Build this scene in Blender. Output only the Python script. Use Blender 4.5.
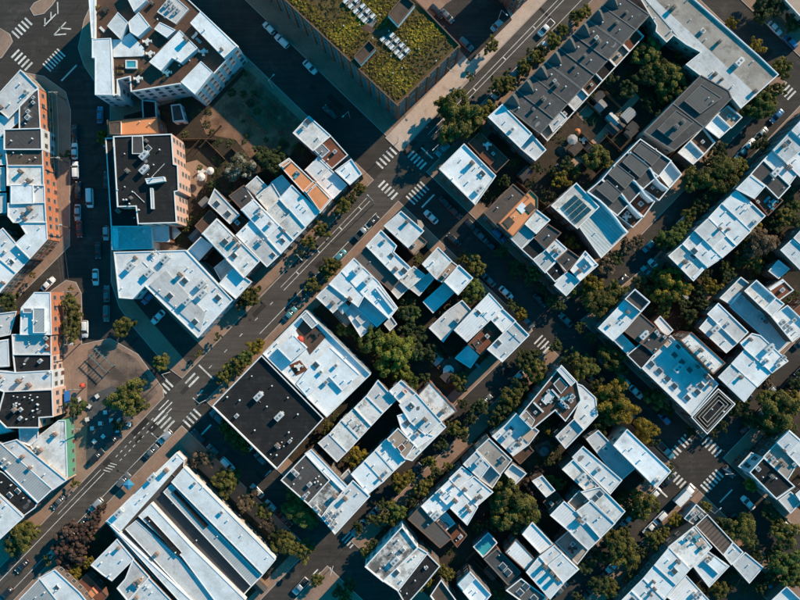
import bpy, bmesh, math, random
import numpy as np
R = math.radians
rnd = random.Random(7)
for o in list(bpy.data.objects): bpy.data.objects.remove(o)
SC = bpy.context.scene
COL = SC.collection
# ---------------- camera, sky, sun, exposure ----------------
H = 235.0            # drone height (m)
S = 0.28             # metres per photo pixel on the ground
cam = bpy.data.cameras.new('camera'); cam.sensor_width = 36; cam.lens_unit = 'FOV'; cam.angle = 2*math.atan(400*S/H); cam.clip_end = 6000
co = bpy.data.objects.new('camera', cam); COL.objects.link(co); co.location = (0, 0, H); SC.camera = co
SUN_EL, SUN_AZ = 26.5, 46
w = bpy.data.worlds.new("World"); SC.world = w; w.use_nodes = True
nt = w.node_tree; bg = nt.nodes['Background']
sky = nt.nodes.new('ShaderNodeTexSky'); sky.sky_type = 'NISHITA'; sky.sun_disc = False
sky.sun_elevation = R(SUN_EL); sky.sun_rotation = R(SUN_AZ); sky.air_density = 1.0; sky.dust_density = 0.0; sky.ozone_density = 6.0; sky.altitude = 200
hs = nt.nodes.new('ShaderNodeHueSaturation'); hs.inputs['Saturation'].default_value = 1.8; hs.inputs['Hue'].default_value = 0.465
nt.links.new(sky.outputs[0], hs.inputs['Color']); nt.links.new(hs.outputs[0], bg.inputs[0]); bg.inputs[1].default_value = 0.15
sl = bpy.data.lights.new('sun', 'SUN'); sl.energy = 5.0; sl.angle = R(.55); sl.color = (1, .80, .57)
so = bpy.data.objects.new('sun', sl); COL.objects.link(so); so.location = (80, 80, 150); so.rotation_euler = (R(90-SUN_EL), 0, R(180-SUN_AZ))
vs = SC.view_settings; vs.view_transform = 'Standard'; vs.look = 'None'; vs.gamma = 1; vs.exposure = 0.38; vs.use_curve_mapping = False
# ---------------- helpers ----------------
VX, UX = (.72, .694), (-.694, .72)
def P(c, a): return (c*VX[0]+a*UX[0], c*VX[1]+a*UX[1])
def W(x, y, z=0.0):
    k = S*(H-z)/H
    return ((x-400)*k, (300-y)*k, z)
def pts(s): return [tuple(map(float, q.split(','))) for q in s.split()]
def area(p): return .5*sum(p[i][0]*p[(i+1) % len(p)][1]-p[(i+1) % len(p)][0]*p[i][1] for i in range(len(p)))
def ccw(p): return p if area(p) > 0 else p[::-1]
def inset(p, d):
    n = len(p); r = []
    for i in range(n):
        a, b, c = p[i-1], p[i], p[(i+1) % n]
        e1 = (b[0]-a[0], b[1]-a[1]); e2 = (c[0]-b[0], c[1]-b[1])
        l1 = math.hypot(*e1) or 1e-6; l2 = math.hypot(*e2) or 1e-6
        n1 = (-e1[1]/l1, e1[0]/l1); n2 = (-e2[1]/l2, e2[0]/l2)
        m = (n1[0]+n2[0], n1[1]+n2[1]); q = max(.35, (m[0]*n1[0]+m[1]*n1[1]))
        r.append((b[0]+m[0]*d/q, b[1]+m[1]*d/q))
    return r
def inside(p, x, y):
    c = False; n = len(p); j = n-1
    for i in range(n):
        if (p[i][1] > y) != (p[j][1] > y) and x < (p[j][0]-p[i][0])*(y-p[i][1])/(p[j][1]-p[i][1])+p[i][0]: c = not c
        j = i
    return c
def cen(p): return (sum(q[0] for q in p)/len(p), sum(q[1] for q in p)/len(p))
def mesh(name, v, f, mats, mi=None, smooth=False):
    m = bpy.data.meshes.new(name); m.from_pydata(v, [], f)
    for k in (mats if isinstance(mats, (list, tuple)) else [mats]): m.materials.append(k)
    if mi: m.polygons.foreach_set('material_index', mi)
    if smooth: m.polygons.foreach_set('use_smooth', [True]*len(m.polygons))
    m.update(); return m
def ob(name, me, parent=None, loc=(0, 0, 0), rz=0, sc=None):
    o = bpy.data.objects.new(name, me); COL.objects.link(o); o.location = loc
    if rz: o.rotation_euler = (0, 0, rz)
    if sc: o.scale = sc
    if parent: o.parent = parent
    return o
def tag(o, label, cat, group=None, kind=None):
    if label: o['label'] = label
    if cat: o['category'] = cat
    if group: o['group'] = group
    if kind: o['kind'] = kind
    return o
class MB:
    def __init__(s): s.v = []; s.f = []; s.m = []
    def add(s, v, f, m=0):
        b = len(s.v); s.v += [tuple(q) for q in v]; s.f += [tuple(i+b for i in q) for q in f]; s.m += [m]*len(f); return s
    def box(s, x0, x1, y0, y1, z0, z1, m=0, bottom=False, taper=0):
        t = taper
        v = [(x0, y0, z0), (x1, y0, z0), (x1, y1, z0), (x0, y1, z0), (x0+t, y0+t, z1), (x1-t, y0+t, z1), (x1-t, y1-t, z1), (x0+t, y1-t, z1)]
        f = [(4, 5, 6, 7), (0, 1, 5, 4), (1, 2, 6, 5), (2, 3, 7, 6), (3, 0, 4, 7)]+([(3, 2, 1, 0)] if bottom else [])
        return s.add(v, f, m)
    def cyl(s, x, y, z0, z1, r0, r1=None, n=10, m=0, cap=True):
        r1 = r0 if r1 is None else r1
        v = [(x+r*math.cos(2*math.pi*i/n), y+r*math.sin(2*math.pi*i/n), z) for z, r in ((z0, r0), (z1, r1)) for i in range(n)]
        f = [(i, (i+1) % n, n+(i+1) % n, n+i) for i in range(n)]
        if cap: f.append(tuple(range(n, 2*n)))
        return s.add(v, f, m)
    def tube(s, a, b, r0, r1=None, n=6, m=0):
        r1 = r0 if r1 is None else r1
        d = np.array(b)-np.array(a); L = np.linalg.norm(d) or 1; d = d/L
        q = np.array((0, 0, 1.)) if abs(d[2]) < .9 else np.array((1., 0, 0))
        e1 = np.cross(d, q); e1 /= np.linalg.norm(e1); e2 = np.cross(d, e1)
        v = [tuple(np.array(p)+r*(math.cos(2*math.pi*i/n)*e1+math.sin(2*math.pi*i/n)*e2)) for p, r in ((a, r0), (b, r1)) for i in range(n)]
        f = [(i, n+i, n+(i+1) % n, (i+1) % n) for i in range(n)]+[tuple(range(n))[::-1], tuple(range(n, 2*n))]
        return s.add(v, f, m)
    def prism(s, p, z0, z1, m=0, top=True, mt=None):
        n = len(p)
        s.add([(x, y, z0) for x, y in p]+[(x, y, z1) for x, y in p], [(i, (i+1) % n, n+(i+1) % n, n+i) for i in range(n)], m)
        if top: s.add([(x, y, z1) for x, y in p], [tuple(range(n))], m if mt is None else mt)
        return s
    def build(s, name, mats, smooth=False): return mesh(name, s.v, s.f, mats, s.m if any(s.m) else None, smooth)
# ---------------- materials ----------------
def newmat(name):
    m = bpy.data.materials.new(name); m.use_nodes = True
    return m, m.node_tree, m.node_tree.nodes['Principled BSDF']
def nd(t, kind, **kw):
    n = t.nodes.new('ShaderNode'+kind)
    for k, v in kw.items():
        if k.startswith('i_'): n.inputs[k[2:].replace('_', ' ')].default_value = v
        else: setattr(n, k, v)
    return n
def mixc(t, a, b, fac, mode='MIX'):
    n = t.nodes.new('ShaderNodeMix'); n.data_type = 'RGBA'; n.blend_type = mode
    for i, s_ in ((6, a), (7, b)):
        if isinstance(s_, tuple): n.inputs[i].default_value = s_+(1,)
        else: t.links.new(s_, n.inputs[i])
    if isinstance(fac, (int, float)): n.inputs[0].default_value = fac
    else: t.links.new(fac, n.inputs[0])
    return n.outputs[2]
def ramp(t, src, a, b):
    n = nd(t, 'MapRange'); n.inputs[1].default_value = a; n.inputs[2].default_value = b; t.links.new(src, n.inputs[0]); return n.outputs[0]
def noise(t, co_, sc, det=4, rough=.6):
    n = nd(t, 'TexNoise'); n.inputs['Scale'].default_value = sc; n.inputs['Detail'].default_value = det; n.inputs['Roughness'].default_value = rough
    t.links.new(co_, n.inputs['Vector']); return n.outputs[0]
def coords(t, rot=0, sc=(1, 1, 1)):
    g = nd(t, 'NewGeometry'); m = nd(t, 'Mapping'); m.inputs['Rotation'].default_value = (0, 0, R(rot)); m.inputs['Scale'].default_value = sc
    t.links.new(g.outputs['Position'], m.inputs['Vector']); return m.outputs[0]
MATS = {}
def surf(name, base, stain, amt=.5, sc=.25, rough=.85, rnd_=.12, seam=None, seamc=None, rib=None, bump=.25, fine=.18, dirt=None, spec=.25, lo=.48, hi=.68):
    """weathered surface: base colour, blotchy stain, fine grain, optional seams (sheet width, length) or ribs (spacing)"""
    if name in MATS: return MATS[name]
    m, t, b = newmat(name); MATS[name] = m
    c = coords(t)
    oi = nd(t, 'ObjectInfo')
    off = nd(t, 'VectorMath', operation='ADD'); t.links.new(c, off.inputs[0])
    mul = nd(t, 'Math', operation='MULTIPLY'); mul.inputs[1].default_value = 60; t.links.new(oi.outputs['Random'], mul.inputs[0]); t.links.new(mul.outputs[0], off.inputs[1])
    n1 = noise(t, off.outputs[0], sc, 5, .65)
    col = mixc(t, base, stain, ramp_scaled(t, n1, lo, hi, amt))
    n2 = noise(t, c, 3.1, 5, .7)
    g = nd(t, 'MapRange'); g.inputs[1].default_value = .25; g.inputs[2].default_value = .75; g.inputs[3].default_value = 1-fine; g.inputs[4].default_value = 1+fine*.6; t.links.new(n2, g.inputs[0])
    col = mixc(t, col, g.outputs[0], 1.0, 'MULTIPLY')
    if dirt:
        n3 = noise(t, off.outputs[0], sc*2.7, 6, .75)
        col = mixc(t, col, dirt, ramp_scaled(t, n3, .53, .70, .8))
    hgt = n2
    if seam:
        bt = nd(t, 'TexBrick'); bt.inputs['Scale'].default_value = 1; bt.inputs['Brick Width'].default_value = seam[1]; bt.inputs['Row Height'].default_value = seam[0]; bt.inputs['Mortar Size'].default_value = .035; bt.inputs['Mortar Smooth'].default_value = .3
        bt.inputs['Color1'].default_value = (1, 1, 1, 1); bt.inputs['Color2'].default_value = (.93, .93, .93, 1); bt.inputs['Mortar'].default_value = (seamc or (.7, .7, .7))+(1,)
        t.links.new(coords(t, seam[2] if len(seam) > 2 else 45), bt.inputs['Vector']); col = mixc(t, col, bt.outputs[0], 1.0, 'MULTIPLY')
    if rib:
        wv = nd(t, 'TexWave', wave_type='BANDS', bands_direction='X'); wv.inputs['Scale'].default_value = .314/rib[0]; wv.inputs['Distortion'].default_value = 0
        t.links.new(coords(t, rib[1]), wv.inputs['Vector'])
        col = mixc(t, col, (rib[2],)*3, ramp_scaled(t, wv.outputs[1], .75, .95, 1), 'MULTIPLY'); hgt = wv.outputs[1]
    g2 = nd(t, 'MapRange'); g2.inputs[3].default_value = 1-rnd_; g2.inputs[4].default_value = 1+rnd_*.4; t.links.new(oi.outputs['Random'], g2.inputs[0])
    col = mixc(t, col, g2.outputs[0], 1.0, 'MULTIPLY')
    t.links.new(col, b.inputs['Base Color']); b.inputs['Roughness'].default_value = rough; b.inputs['Specular IOR Level'].default_value = spec
    bp = nd(t, 'Bump'); bp.inputs['Strength'].default_value = bump; bp.inputs['Distance'].default_value = .05 if not rib else .08
    t.links.new(hgt, bp.inputs['Height']); t.links.new(bp.outputs[0], b.inputs['Normal'])
    return m
def ramp_scaled(t, src, a, b, amt):
    n = nd(t, 'MapRange'); n.inputs[1].default_value = a; n.inputs[2].default_value = b; n.inputs[4].default_value = amt; t.links.new(src, n.inputs[0]); return n.outputs[0]
def flat(name, col, rough=.6, metal=0, spec=.4, coat=0):
    if name in MATS: return MATS[name]
    m, t, b = newmat(name); MATS[name] = m
    c = coords(t); n = noise(t, c, 6, 3)
    t.links.new(mixc(t, col, tuple(x*.8 for x in col), n), b.inputs['Base Color'])
    b.inputs['Roughness'].default_value = rough; b.inputs['Metallic'].default_value = metal; b.inputs['Specular IOR Level'].default_value = spec; b.inputs['Coat Weight'].default_value = coat
    return m
ROOF = {
 'white': surf('roof_white_coating', (.75, .79, .82), (.50, .51, .52), .85, .14, rnd_=.2, seam=(1.2, 7, 45), seamc=(.86, .86, .86), dirt=(.50, .48, .45)),
 'white2': surf('roof_silver_coat', (.60, .64, .67), (.42, .44, .46), .8, .2, rnd_=.2, seam=(1.0, 6, 45), seamc=(.8, .8, .8), dirt=(.28, .27, .26)),
 'white3': surf('roof_old_white', (.72, .72, .71), (.44, .43, .41), .85, .22, rnd_=.15, seam=(.95, 4, -45), seamc=(.75, .75, .74), dirt=(.22, .20, .18), lo=.44, hi=.62),
 'tar': surf('roof_tar_patch', (.17, .165, .16), (.09, .085, .08), .7, .5, rnd_=.5),
 'pale': surf('roof_pale_grey', (.55, .56, .57), (.38, .38, .38), .7, .2, seam=(1.0, 8, 45), seamc=(.8, .8, .8), dirt=(.3, .29, .28)),
 'patchwhite': surf('roof_worn_white', (.74, .73, .71), (.30, .28, .26), .8, .3, dirt=(.2, .17, .15), lo=.5, hi=.62),
 'patchy': surf('roof_blotched', (.62, .61, .6), (.10, .095, .09), .95, .38, dirt=(.07, .06, .06), lo=.4, hi=.56),
 'concrete': surf('roof_concrete', (.44, .40, .36), (.27, .235, .205), .9, .09, seam=(2.4, 30, 45), seamc=(.8, .8, .8), dirt=(.15, .115, .095), lo=.42, hi=.62),
 'grey': surf('roof_grey', (.22, .22, .23), (.13, .13, .13), .6, .3),
 'slate': surf('roof_slate', (.078, .078, .080), (.045, .045, .046), .7, .22, seam=(1.0, 12, 45), seamc=(.75, .75, .75), rough=.75, dirt=(.15, .145, .14)),
 'slate2': surf('roof_slate_light', (.11, .108, .106), (.068, .066, .066), .7, .22, seam=(1.0, 12, 45), seamc=(.75, .75, .75), rough=.75),
 'dark': surf('roof_dark_felt', (.075, .07, .07), (.04, .037, .037), .7, .2, seam=(1.0, 9, 45), seamc=(1.5, 1.45, 1.4), dirt=(.11, .1, .095)),
 'black': surf('roof_black_bitumen', (.018, .018, .019), (.011, .011, .012), .7, .18, seam=(1.1, 10, 0), seamc=(1.7, 1.7, 1.7), dirt=(.045, .043, .042), rough=.85),
 'brown': surf('roof_brown', (.10, .075, .06), (.05, .04, .035), .8, .4, dirt=(.16, .12, .09)),
 'tanroof': surf('roof_tan_felt', (.115, .10, .092), (.08, .072, .068), .6, .15, seam=(1.0, 12, 45), seamc=(.85, .85, .85)),
 'tan': surf('roof_tan', (.48, .36, .28), (.34, .25, .2), .6, .2),
 'orange': surf('roof_terracotta', (.76, .31, .14), (.56, .21, .09), .6, .4, rib=(.35, 45, .75)),
 'redbrown': surf('roof_redbrown_deck', (.20, .075, .045), (.10, .04, .028), .7, .5, rib=(.3, -45, .6)),
 'deck': surf('roof_wood_deck', (.12, .07, .05), (.06, .036, .028), .7, .5, rib=(.3, -45, .6)),
 'deck2': surf('roof_pale_deck', (.40, .31, .25), (.26, .19, .15), .7, .5, rib=(.3, 45, .7)),
 'tile': surf('roof_pavers', (.22, .2, .18), (.14, .125, .11), .6, .4, seam=(1, 1, 45), seamc=(.6, .6, .6)),
 'metal': surf('roof_grey_metal', (.40, .42, .43), (.28, .29, .30), .6, .2, rib=(.6, 45, .75), rough=.5),
 'metalwhite': surf('roof_white_metal', (.74, .75, .76), (.58, .58, .58), .6, .2, rib=(.7, 45, .85), rough=.5),
 'tealmetal': surf('roof_seamed_metal', (.50, .55, .56), (.32, .36, .37), .7, .2, rib=(.8, -45, .7), rough=.5),
 'ribbrown': surf('roof_ribbed_brown', (.13, .10, .085), (.07, .055, .048), .7, .4, rib=(1.1, 45, .45)),
 'silver': surf('roof_silver_duct', (.62, .64, .65), (.42, .43, .44), .6, .5, rough=.4),
 'sedum': surf('roof_sedum_bed', (.11, .078, .028), (.06, .038, .02), .8, .35, dirt=(.17, .115, .02), bump=.8),
 'pool': surf('roof_pool_water', (.05, .35, .42), (.04, .28, .36), .5, .5, rough=.1),
}
WALL = {
 'brick': surf('wall_brick', (.20, .095, .065), (.12, .06, .045), .6, .3, seam=(.3, .9, 0), seamc=(.8, .8, .8)),
 'bigbrick': surf('wall_dark_brick', (.26, .115, .075), (.16, .075, .052), .6, .3),
 'redbrick': surf('wall_red_brick', (.33, .10, .06), (.2, .07, .05), .6, .3),
 'white': surf('wall_plain_brick', (.15, .105, .085), (.09, .07, .06), .6, .3),
 'stucco': surf('wall_white_stucco', (.62, .64, .66), (.42, .43, .44), .7, .3),
 'blue': surf('wall_pale_panel', (.62, .66, .70), (.48, .5, .53), .6, .3, seam=(.6, 2, 45)),
 'grey': surf('wall_grey', (.26, .27, .28), (.17, .17, .18), .6, .3),
 'dark': surf('wall_dark', (.08, .075, .07), (.05, .045, .04), .6, .3),
 'tan': surf('wall_tan', (.40, .32, .26), (.28, .22, .18), .6, .3),
 'orange': surf('wall_orange_brick', (.58, .215, .115), (.38, .14, .08), .5, .3),
 'pink': surf('wall_pink_stucco', (.66, .42, .33), (.52, .33, .26), .5, .3),
 'green': surf('wall_green', (.10, .30, .20), (.07, .2, .14), .5, .3),
}
COPE_S = surf('coping_slot', (.03, .03, .03), (.02, .02, .02), .5, .5)
COPE_W = surf('coping_white', (.78, .79, .8), (.62, .62, .62), .6, .6)
COPE_D = surf('coping_grey', (.20, .19, .18), (.12, .11, .11), .6, .6)
COPE_B = surf('coping_brick', (.20, .12, .09), (.13, .08, .065), .6, .6)
GLASS = flat('window_glass', (.02, .025, .03), .08, 0, .6)
FRAME = flat('window_frame', (.30, .29, .28), .5)
STEEL = flat('steel_unit', (.62, .64, .65), .45, .2)
STEEL_D = flat('unit_dark', (.16, .16, .16), .6)
CHIM = surf('chimney_brick', (.30, .18, .13), (.2, .12, .09), .5, 1.0)
PVC = flat('pipe_white', (.7, .7, .7), .5)
SKYGL = flat('skylight_glass', (.05, .07, .085), .05, 0, .8)
SOLAR = surf('solar_cell', (.02, .075, .10), (.03, .10, .13), .5, 1, rough=.15, spec=.6)
ASPH = surf('asphalt', (.052, .046, .042), (.034, .030, .028), .8, .07, rnd_=0, dirt=(.085, .074, .068), rough=.9, fine=.35)  # kept darker than the avenue: shade of the side streets put into the colour
def streaks(m, rot, lo, hi):
    t = m.node_tree; b = t.nodes['Principled BSDF']; src = b.inputs['Base Color'].links[0].from_socket
    n = noise(t, coords(t, rot, (.05, 1.1, 1)), 1.0, 4, .6); g = nd(t, 'MapRange'); g.inputs[1].default_value = .3; g.inputs[2].default_value = .7; g.inputs[3].default_value = lo; g.inputs[4].default_value = hi; t.links.new(n, g.inputs[0])
    t.links.new(mixc(t, src, g.outputs[0], 1, 'MULTIPLY'), b.inputs['Base Color'])
streaks(ASPH, -46, .78, 1.2)
ASPH_LIT = surf('asphalt_sunlit_tone', (.088, .077, .069), (.060, .052, .047), .85, .09, rnd_=0, dirt=(.12, .104, .094), rough=.9, fine=.35)  # lighter copy of the asphalt, sunlight on the avenue put into the colour
streaks(ASPH_LIT, -46, .75, 1.2)
ASPH2 = surf('asphalt_patch', (.040, .037, .036), (.028, .026, .025), .6, .2, rnd_=.35, rough=.9, fine=.3)
TAR = flat('crack_tar', (.014, .014, .014), .7)
PAINT = surf('road_paint', (.74, .73, .70), (.42, .41, .39), .8, .9, rnd_=.2, dirt=(.12, .11, .10), fine=.3)
PAVE = surf('pavement_slabs', (.33, .215, .16), (.17, .115, .09), .7, .14, rnd_=.06, seam=(1.5, 1.5, 45), seamc=(.72, .7, .68), dirt=(.2, .15, .12))
PAVE_L = surf('pavement_concrete', (.56, .44, .37), (.40, .30, .25), .7, .14, rnd_=.06, seam=(1.5, 1.5, 45), seamc=(.8, .78, .76), dirt=(.30, .23, .19))
KERB = surf('kerb_stone', (.45, .40, .36), (.3, .27, .25), .5, .5, rnd_=0)
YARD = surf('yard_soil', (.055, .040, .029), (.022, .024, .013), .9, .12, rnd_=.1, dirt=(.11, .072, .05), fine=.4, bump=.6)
DIRT = surf('dirt_lot', (.30, .17, .105), (.13, .075, .05), .9, .16, dirt=(.40, .26, .18), fine=.45, bump=.9, lo=.42, hi=.6)
PLAZA = surf('plaza_pavers', (.23, .165, .13), (.085, .068, .058), .95, .2, lo=.4, hi=.58, seam=(.6, 1.2, 45), seamc=(.7, .7, .7))
PLAZA_SHADE = surf('plaza_shade_setts', (.075, .08, .085), (.045, .048, .05), .7, .3, seam=(.5, 1.0, -45), seamc=(1.4, 1.4, 1.4), dirt=(.13, .13, .13))  # plaza paving darkened, the shade lying there put into the colour
PATIO = surf('patio_flags', (.36, .24, .17), (.22, .15, .11), .7, .3, seam=(.8, .8, 45), seamc=(.65, .65, .65))
WOOD = surf('fence_wood', (.22, .14, .09), (.12, .08, .055), .7, .8)
BARK = surf('bark', (.085, .065, .05), (.05, .04, .03), .7, 2)
# ---------------- ground, roads, pavements ----------------
def sheet(name, poly, z, mat, kind='structure', parent=None):
    p = ccw(poly); m = mesh(name, [(x, y, z) for x, y in p], [tuple(range(len(p)))], mat)
    o = ob(name, m, parent)
    if not parent: o['kind'] = kind
    return o
g2 = lambda p: [W(x, y)[:2] for x, y in p]
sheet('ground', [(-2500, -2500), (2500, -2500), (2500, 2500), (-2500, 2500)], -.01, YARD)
road = sheet('road', [(-170, -140), (170, -140), (170, 140), (-170, 140)], 0, ASPH)
ZB = .13
sheet('road_sunlit_tone', g2([P(393.8, -700), P(426.2, -700), P(426.2, 520), P(393.8, 520)]), .0012, ASPH_LIT)  # lighter sheet over the avenue, painted as sunlit asphalt
BLOCKS = [
 [P(394, -170), P(394, -700), P(-100, -700), P(-100, -170)],
 [P(394, -130), P(394, 146), (168, 368), (133, 327), (119, 307), (111, 282), (110, 105), (84, 66), (78, 48), (84, 20), (104, -24), P(20, -130)],
 [P(426, -132), P(613, -132), P(604, 146), P(426, 146)],
 [P(426, -172), P(616, -172), P(625, -261), P(624, -486), P(426, -486)],
 [P(640, -172), P(650, -261), P(649, -486), P(810, -486), P(810, -172)],
 [P(637, -132), P(810, -132), P(810, 146), P(628, 146)],
 [P(838, -172), P(838, -486), P(1000, -486), P(1000, -172)],
 [P(838, -132), P(1000, -132), P(1000, 146), P(838, 146)],
 [P(426, 180), P(604, 180), P(604, 560), P(426, 560)],
 [P(628, 180), P(760, 180), P(760, 300), P(628, 300)],
 [(-50, 140), (22, 72), (44, 76), (66, 92), (71, 110), (70, 246), (46, 270), (0, 316), (-50, 366)],
 [(-50, 392), (0, 342), (52, 290), (66, 280), (76, 282), (82, 294), (82, 344), (110, 338), (138, 354), (163, 388), P(394, 172), P(394, 440), (-50, 600)],
 [(30, 9), (34, 3), (44, -2), (60, -18), (66, -14), (52, 6), (44, 14), (34, 16)],
 [(-20, 66), (-20, 36), (0, 28), (10, 34), (13, 42), (2, 58)],
 [P(426, -514), P(426, -700), P(622, -700), P(622, -514)],
]
YARDS = [None,
 [P(366, -118), P(372, 40), (190, 250), (124, 232), (124, 116), (180, 100), P(200, -120)],
 [P(442, -118), P(600, -118), P(592, 130), P(442, 130)],
 [P(446, -190), P(604, -186), P(612, -262), P(610, -470), P(446, -470)],
 [P(654, -188), P(662, -262), P(662, -470), P(796, -470), P(796, -188)],
 [P(650, -118), P(796, -118), P(796, 132), P(642, 132)],
 [P(852, -188), P(852, -470), P(990, -470), P(990, -188)],
 [P(852, -118), P(990, -118), P(990, 132), P(852, 132)],
 [P(440, 200), P(594, 196), P(594, 550), P(440, 550)],
 None, [(-50, 150), (20, 84), (30, 92), (44, 130), (50, 226), (30, 262), (0, 292), (-50, 340)], [(-50, 410), (0, 356), (40, 316), (52, 330), (56, 420), (60, 470), (-40, 560), (-50, 560)], None, None, None]
for i, b in enumerate(BLOCKS):
    p = ccw(g2(b)); n = len(p)
    if i in (1, 11):        # round the corner a little
        pass
    q = inset(p, .18)
    pv = ob('pavement', MB().add([(x, y, ZB) for x, y in q], [tuple(range(n))]).build('pavement', PAVE)); pv['kind'] = 'structure'
    k = MB(); k.add([(x, y, z) for pp, z in ((p, 0), (p, ZB+.01), (q, ZB+.01), (q, ZB-.02)) for x, y in pp], [(i_+n*l, (i_+1) % n+n*l, (i_+1) % n+n*(l+1), i_+n*(l+1)) for l in range(3) for i_ in range(n)])
    ob('kerb', k.build('kerb', KERB), pv)
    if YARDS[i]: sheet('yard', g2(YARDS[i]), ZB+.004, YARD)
def lot(name, px, mat, z=ZB+.008): return sheet(name, g2(pts(px) if isinstance(px, str) else px), z, mat)
lot('vacant_lot', "200,120 248,70 308,128 290,156 262,150 250,158 236,140 206,134", DIRT)
sheet('sidewalk', g2([P(393, -168), P(393, -690), P(373, -690), P(373, -168)]), ZB+.006, PAVE_L)
lot('car_park', "146,290 205,350 190,366 140,308 134,300", ASPH)
lot('car_park', "432,18 446,4 488,-24 512,20 470,62", ASPH)
lot('plaza', "88,350 108,343 136,358 158,392 100,452 86,470", PLAZA)
lot('plaza', "88,396 112,386 132,392 146,404 100,450 87,466", PLAZA_SHADE, ZB+.012)  # dark sheet painting the shaded part of the plaza
lot('alley', "-50,378 0,330 56,274 66,280 0,344 -50,392", ASPH, .004)
lot('patio', "186,163 197,160 208,168 207,180 196,197 188,190", PATIO)
lot('garden_path', "570,162 601,131 617,112 635,93 640,98 622,118 606,137 576,168", surf('path_brick', (.52, .34, .24), (.36, .23, .165), .6, .3, seam=(.6, .6, 45), seamc=(.75, .75, .75)), ZB+.03)
lot('brick_court', "662,540 680,520 690,528 668,552", surf('brick_court', (.22, .07, .06), (.14, .05, .045), .6, .4, seam=(1, 1, 45)))
lot('patio', "574,112 584,102 594,112 584,122", PATIO); lot('patio', "556,150 566,140 576,148 566,160", PLAZA); lot('patio', "500,400 512,388 516,394 504,406", PATIO)
lot('patio', "430,262 440,252 444,256 424,276 420,272", PATIO); lot('patio', "534,446 548,440 556,452 542,462", PLAZA); lot('patio', "694,300 706,290 714,300 702,310", PATIO); lot('patio', "438,364 452,356 462,368 448,380", PLAZA)
# ---- painted markings: every stripe is a piece of the road
def stripe(cx, cy, dx, dy, ln, wd, name='crosswalk_stripe'):
    d = math.hypot(dx, dy); dx, dy = dx/d, dy/d
    q = [(cx+sx*dx*ln/2-sy*dy*wd/2, cy+sx*dy*ln/2+sy*dx*wd/2) for sx, sy in ((-1, -1), (1, -1), (1, 1), (-1, 1))]
    o = sheet(name, g2(q), .008, PAINT, parent=road)
    return o
def xwalk(cx, cy, along, n, sp, ln, wd=2.0):
    a = VX if along == 'v' else UX; b = UX if along == 'v' else VX
    for i in range(n):
        t = (i-(n-1)/2)*sp
        stripe(cx+a[0]*t, cy+a[1]*t, b[0], b[1], ln, wd)
for a in [(386.5, 158, 'u', 5, 4.9, 9.5), (417, 160, 'v', 5, 4.2, 9), (388, 190, 'v', 5, 4.4, 9), (417.5, 193, 'u', 6, 4.0, 12, 1.6),
          (163, 390, 'u', 5, 4.6, 10), (164, 421, 'v', 4, 4.8, 15), (192, 380, 'v', 2, 5, 14), (192, 418, 'u', 4, 5, 10),
          (22, 28, 'u', 5, 4.6, 10), (22, 60, 'v', 5, 4.6, 11), (54, 60, 'u', 7, 3.4, 11, 1.5),
          (350, 540, 'v', 4, 3.6, 12, 1.4), (318, 575, 'v', 3, 4, 8, 1.3), (543, 344, 'v', 4, 4.2, 12, 1.6),
          (685, 441, 'u', 3, 4.2, 10), (712, 447, 'v', 5, 4.4, 10), (675, 452, 'u', 3, 4.2, 9), (678, 480, 'v', 4, 4.4, 9), (712, 481, 'u', 6, 4.2, 11), (787, 91, 'v', 4, 4.2, 12, 1.8)]:
    xwalk(*a)
for (x, y, d, l, wd) in [(428, 201, 'u', 18, 1.6), (427, 153, 'v', 16, 1.4), (206, 372, 'v', 20, 1.6), (204, 432, 'u', 20, 1.6), (69, 73, 'u', 22, 1.6), (726, 496, 'u', 18, 1.5), (200, 393, 'u', 8, 1.6), (664, 494, 'v', 9, 1.6)]:
    dd = VX if d == 'v' else UX; stripe(x, y, dd[0], dd[1], l, wd, 'stop_line')
for (x0, y0, x1, y1) in [(44, 26, 56, 14), (58, 14, 57.5, 2), (51, 12, 51, 18), (45, 18, 45, 25), (54, 35, 66, 22), (59, 28, 71, 29), (54, 35, 66, 34)]:
    stripe((x0+x1)/2, (y0+y1)/2, x1-x0, y1-y0, math.hypot(x1-x0, y1-y0), 1.2, 'lane_marking')
def longline(c, a0, a1, wd=.55, name='lane_line'):
    p0, p1 = P(c, a0), P(c, a1); stripe((p0[0]+p1[0])/2, (p0[1]+p1[1])/2, p1[0]-p0[0], p1[1]-p0[1], math.hypot(p1[0]-p0[0], p1[1]-p0[1]), wd, name)
for c, a0, a1 in [(401.5, -520, -200), (405.8, -520, -200), (418.6, -520, -190), (401.5, -112, 12), (405.8, -112, 12), (418.6, -108, 60), (418.6, 192, 420), (403, 268, 420), (398.5, 268, 330)]:
    longline(c, a0, a1)
for a in (-480, -437, -394, -351, -308, -265, -222, -100, -72, -40, -10): 
    p = P(403.6, a); stripe(p[0], p[1], VX[0], VX[1], 4.2, 1.1, 'lane_marking')
for i in range(9):
    for c in (400.5, 406):
        p = P(c, 196+i*6.4); stripe(p[0], p[1], UX[0], UX[1], 3, .7, 'lane_dash')
for a in (30, 52, 74, 96, 118): p = P(406, a); stripe(p[0], p[1], UX[0], UX[1], 4, .8, 'lane_dash')
for i in range(4):
    p = P(403, 256+i*3.2); stripe(p[0]+1, p[1], VX[0], VX[1]*.3, 7, .9, 'lane_marking')
for (c, a, k) in [(399, 178, 14), (403, 176, 12), (407, 180, 10)]: p = P(c, a); stripe(p[0], p[1], UX[0], UX[1], k, 1.0, 'lane_marking')
MANH = MB().cyl(0, 0, 0, .004, .38, n=16).build('manhole_cover', flat('manhole_iron', (.03, .03, .03), .6))
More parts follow.
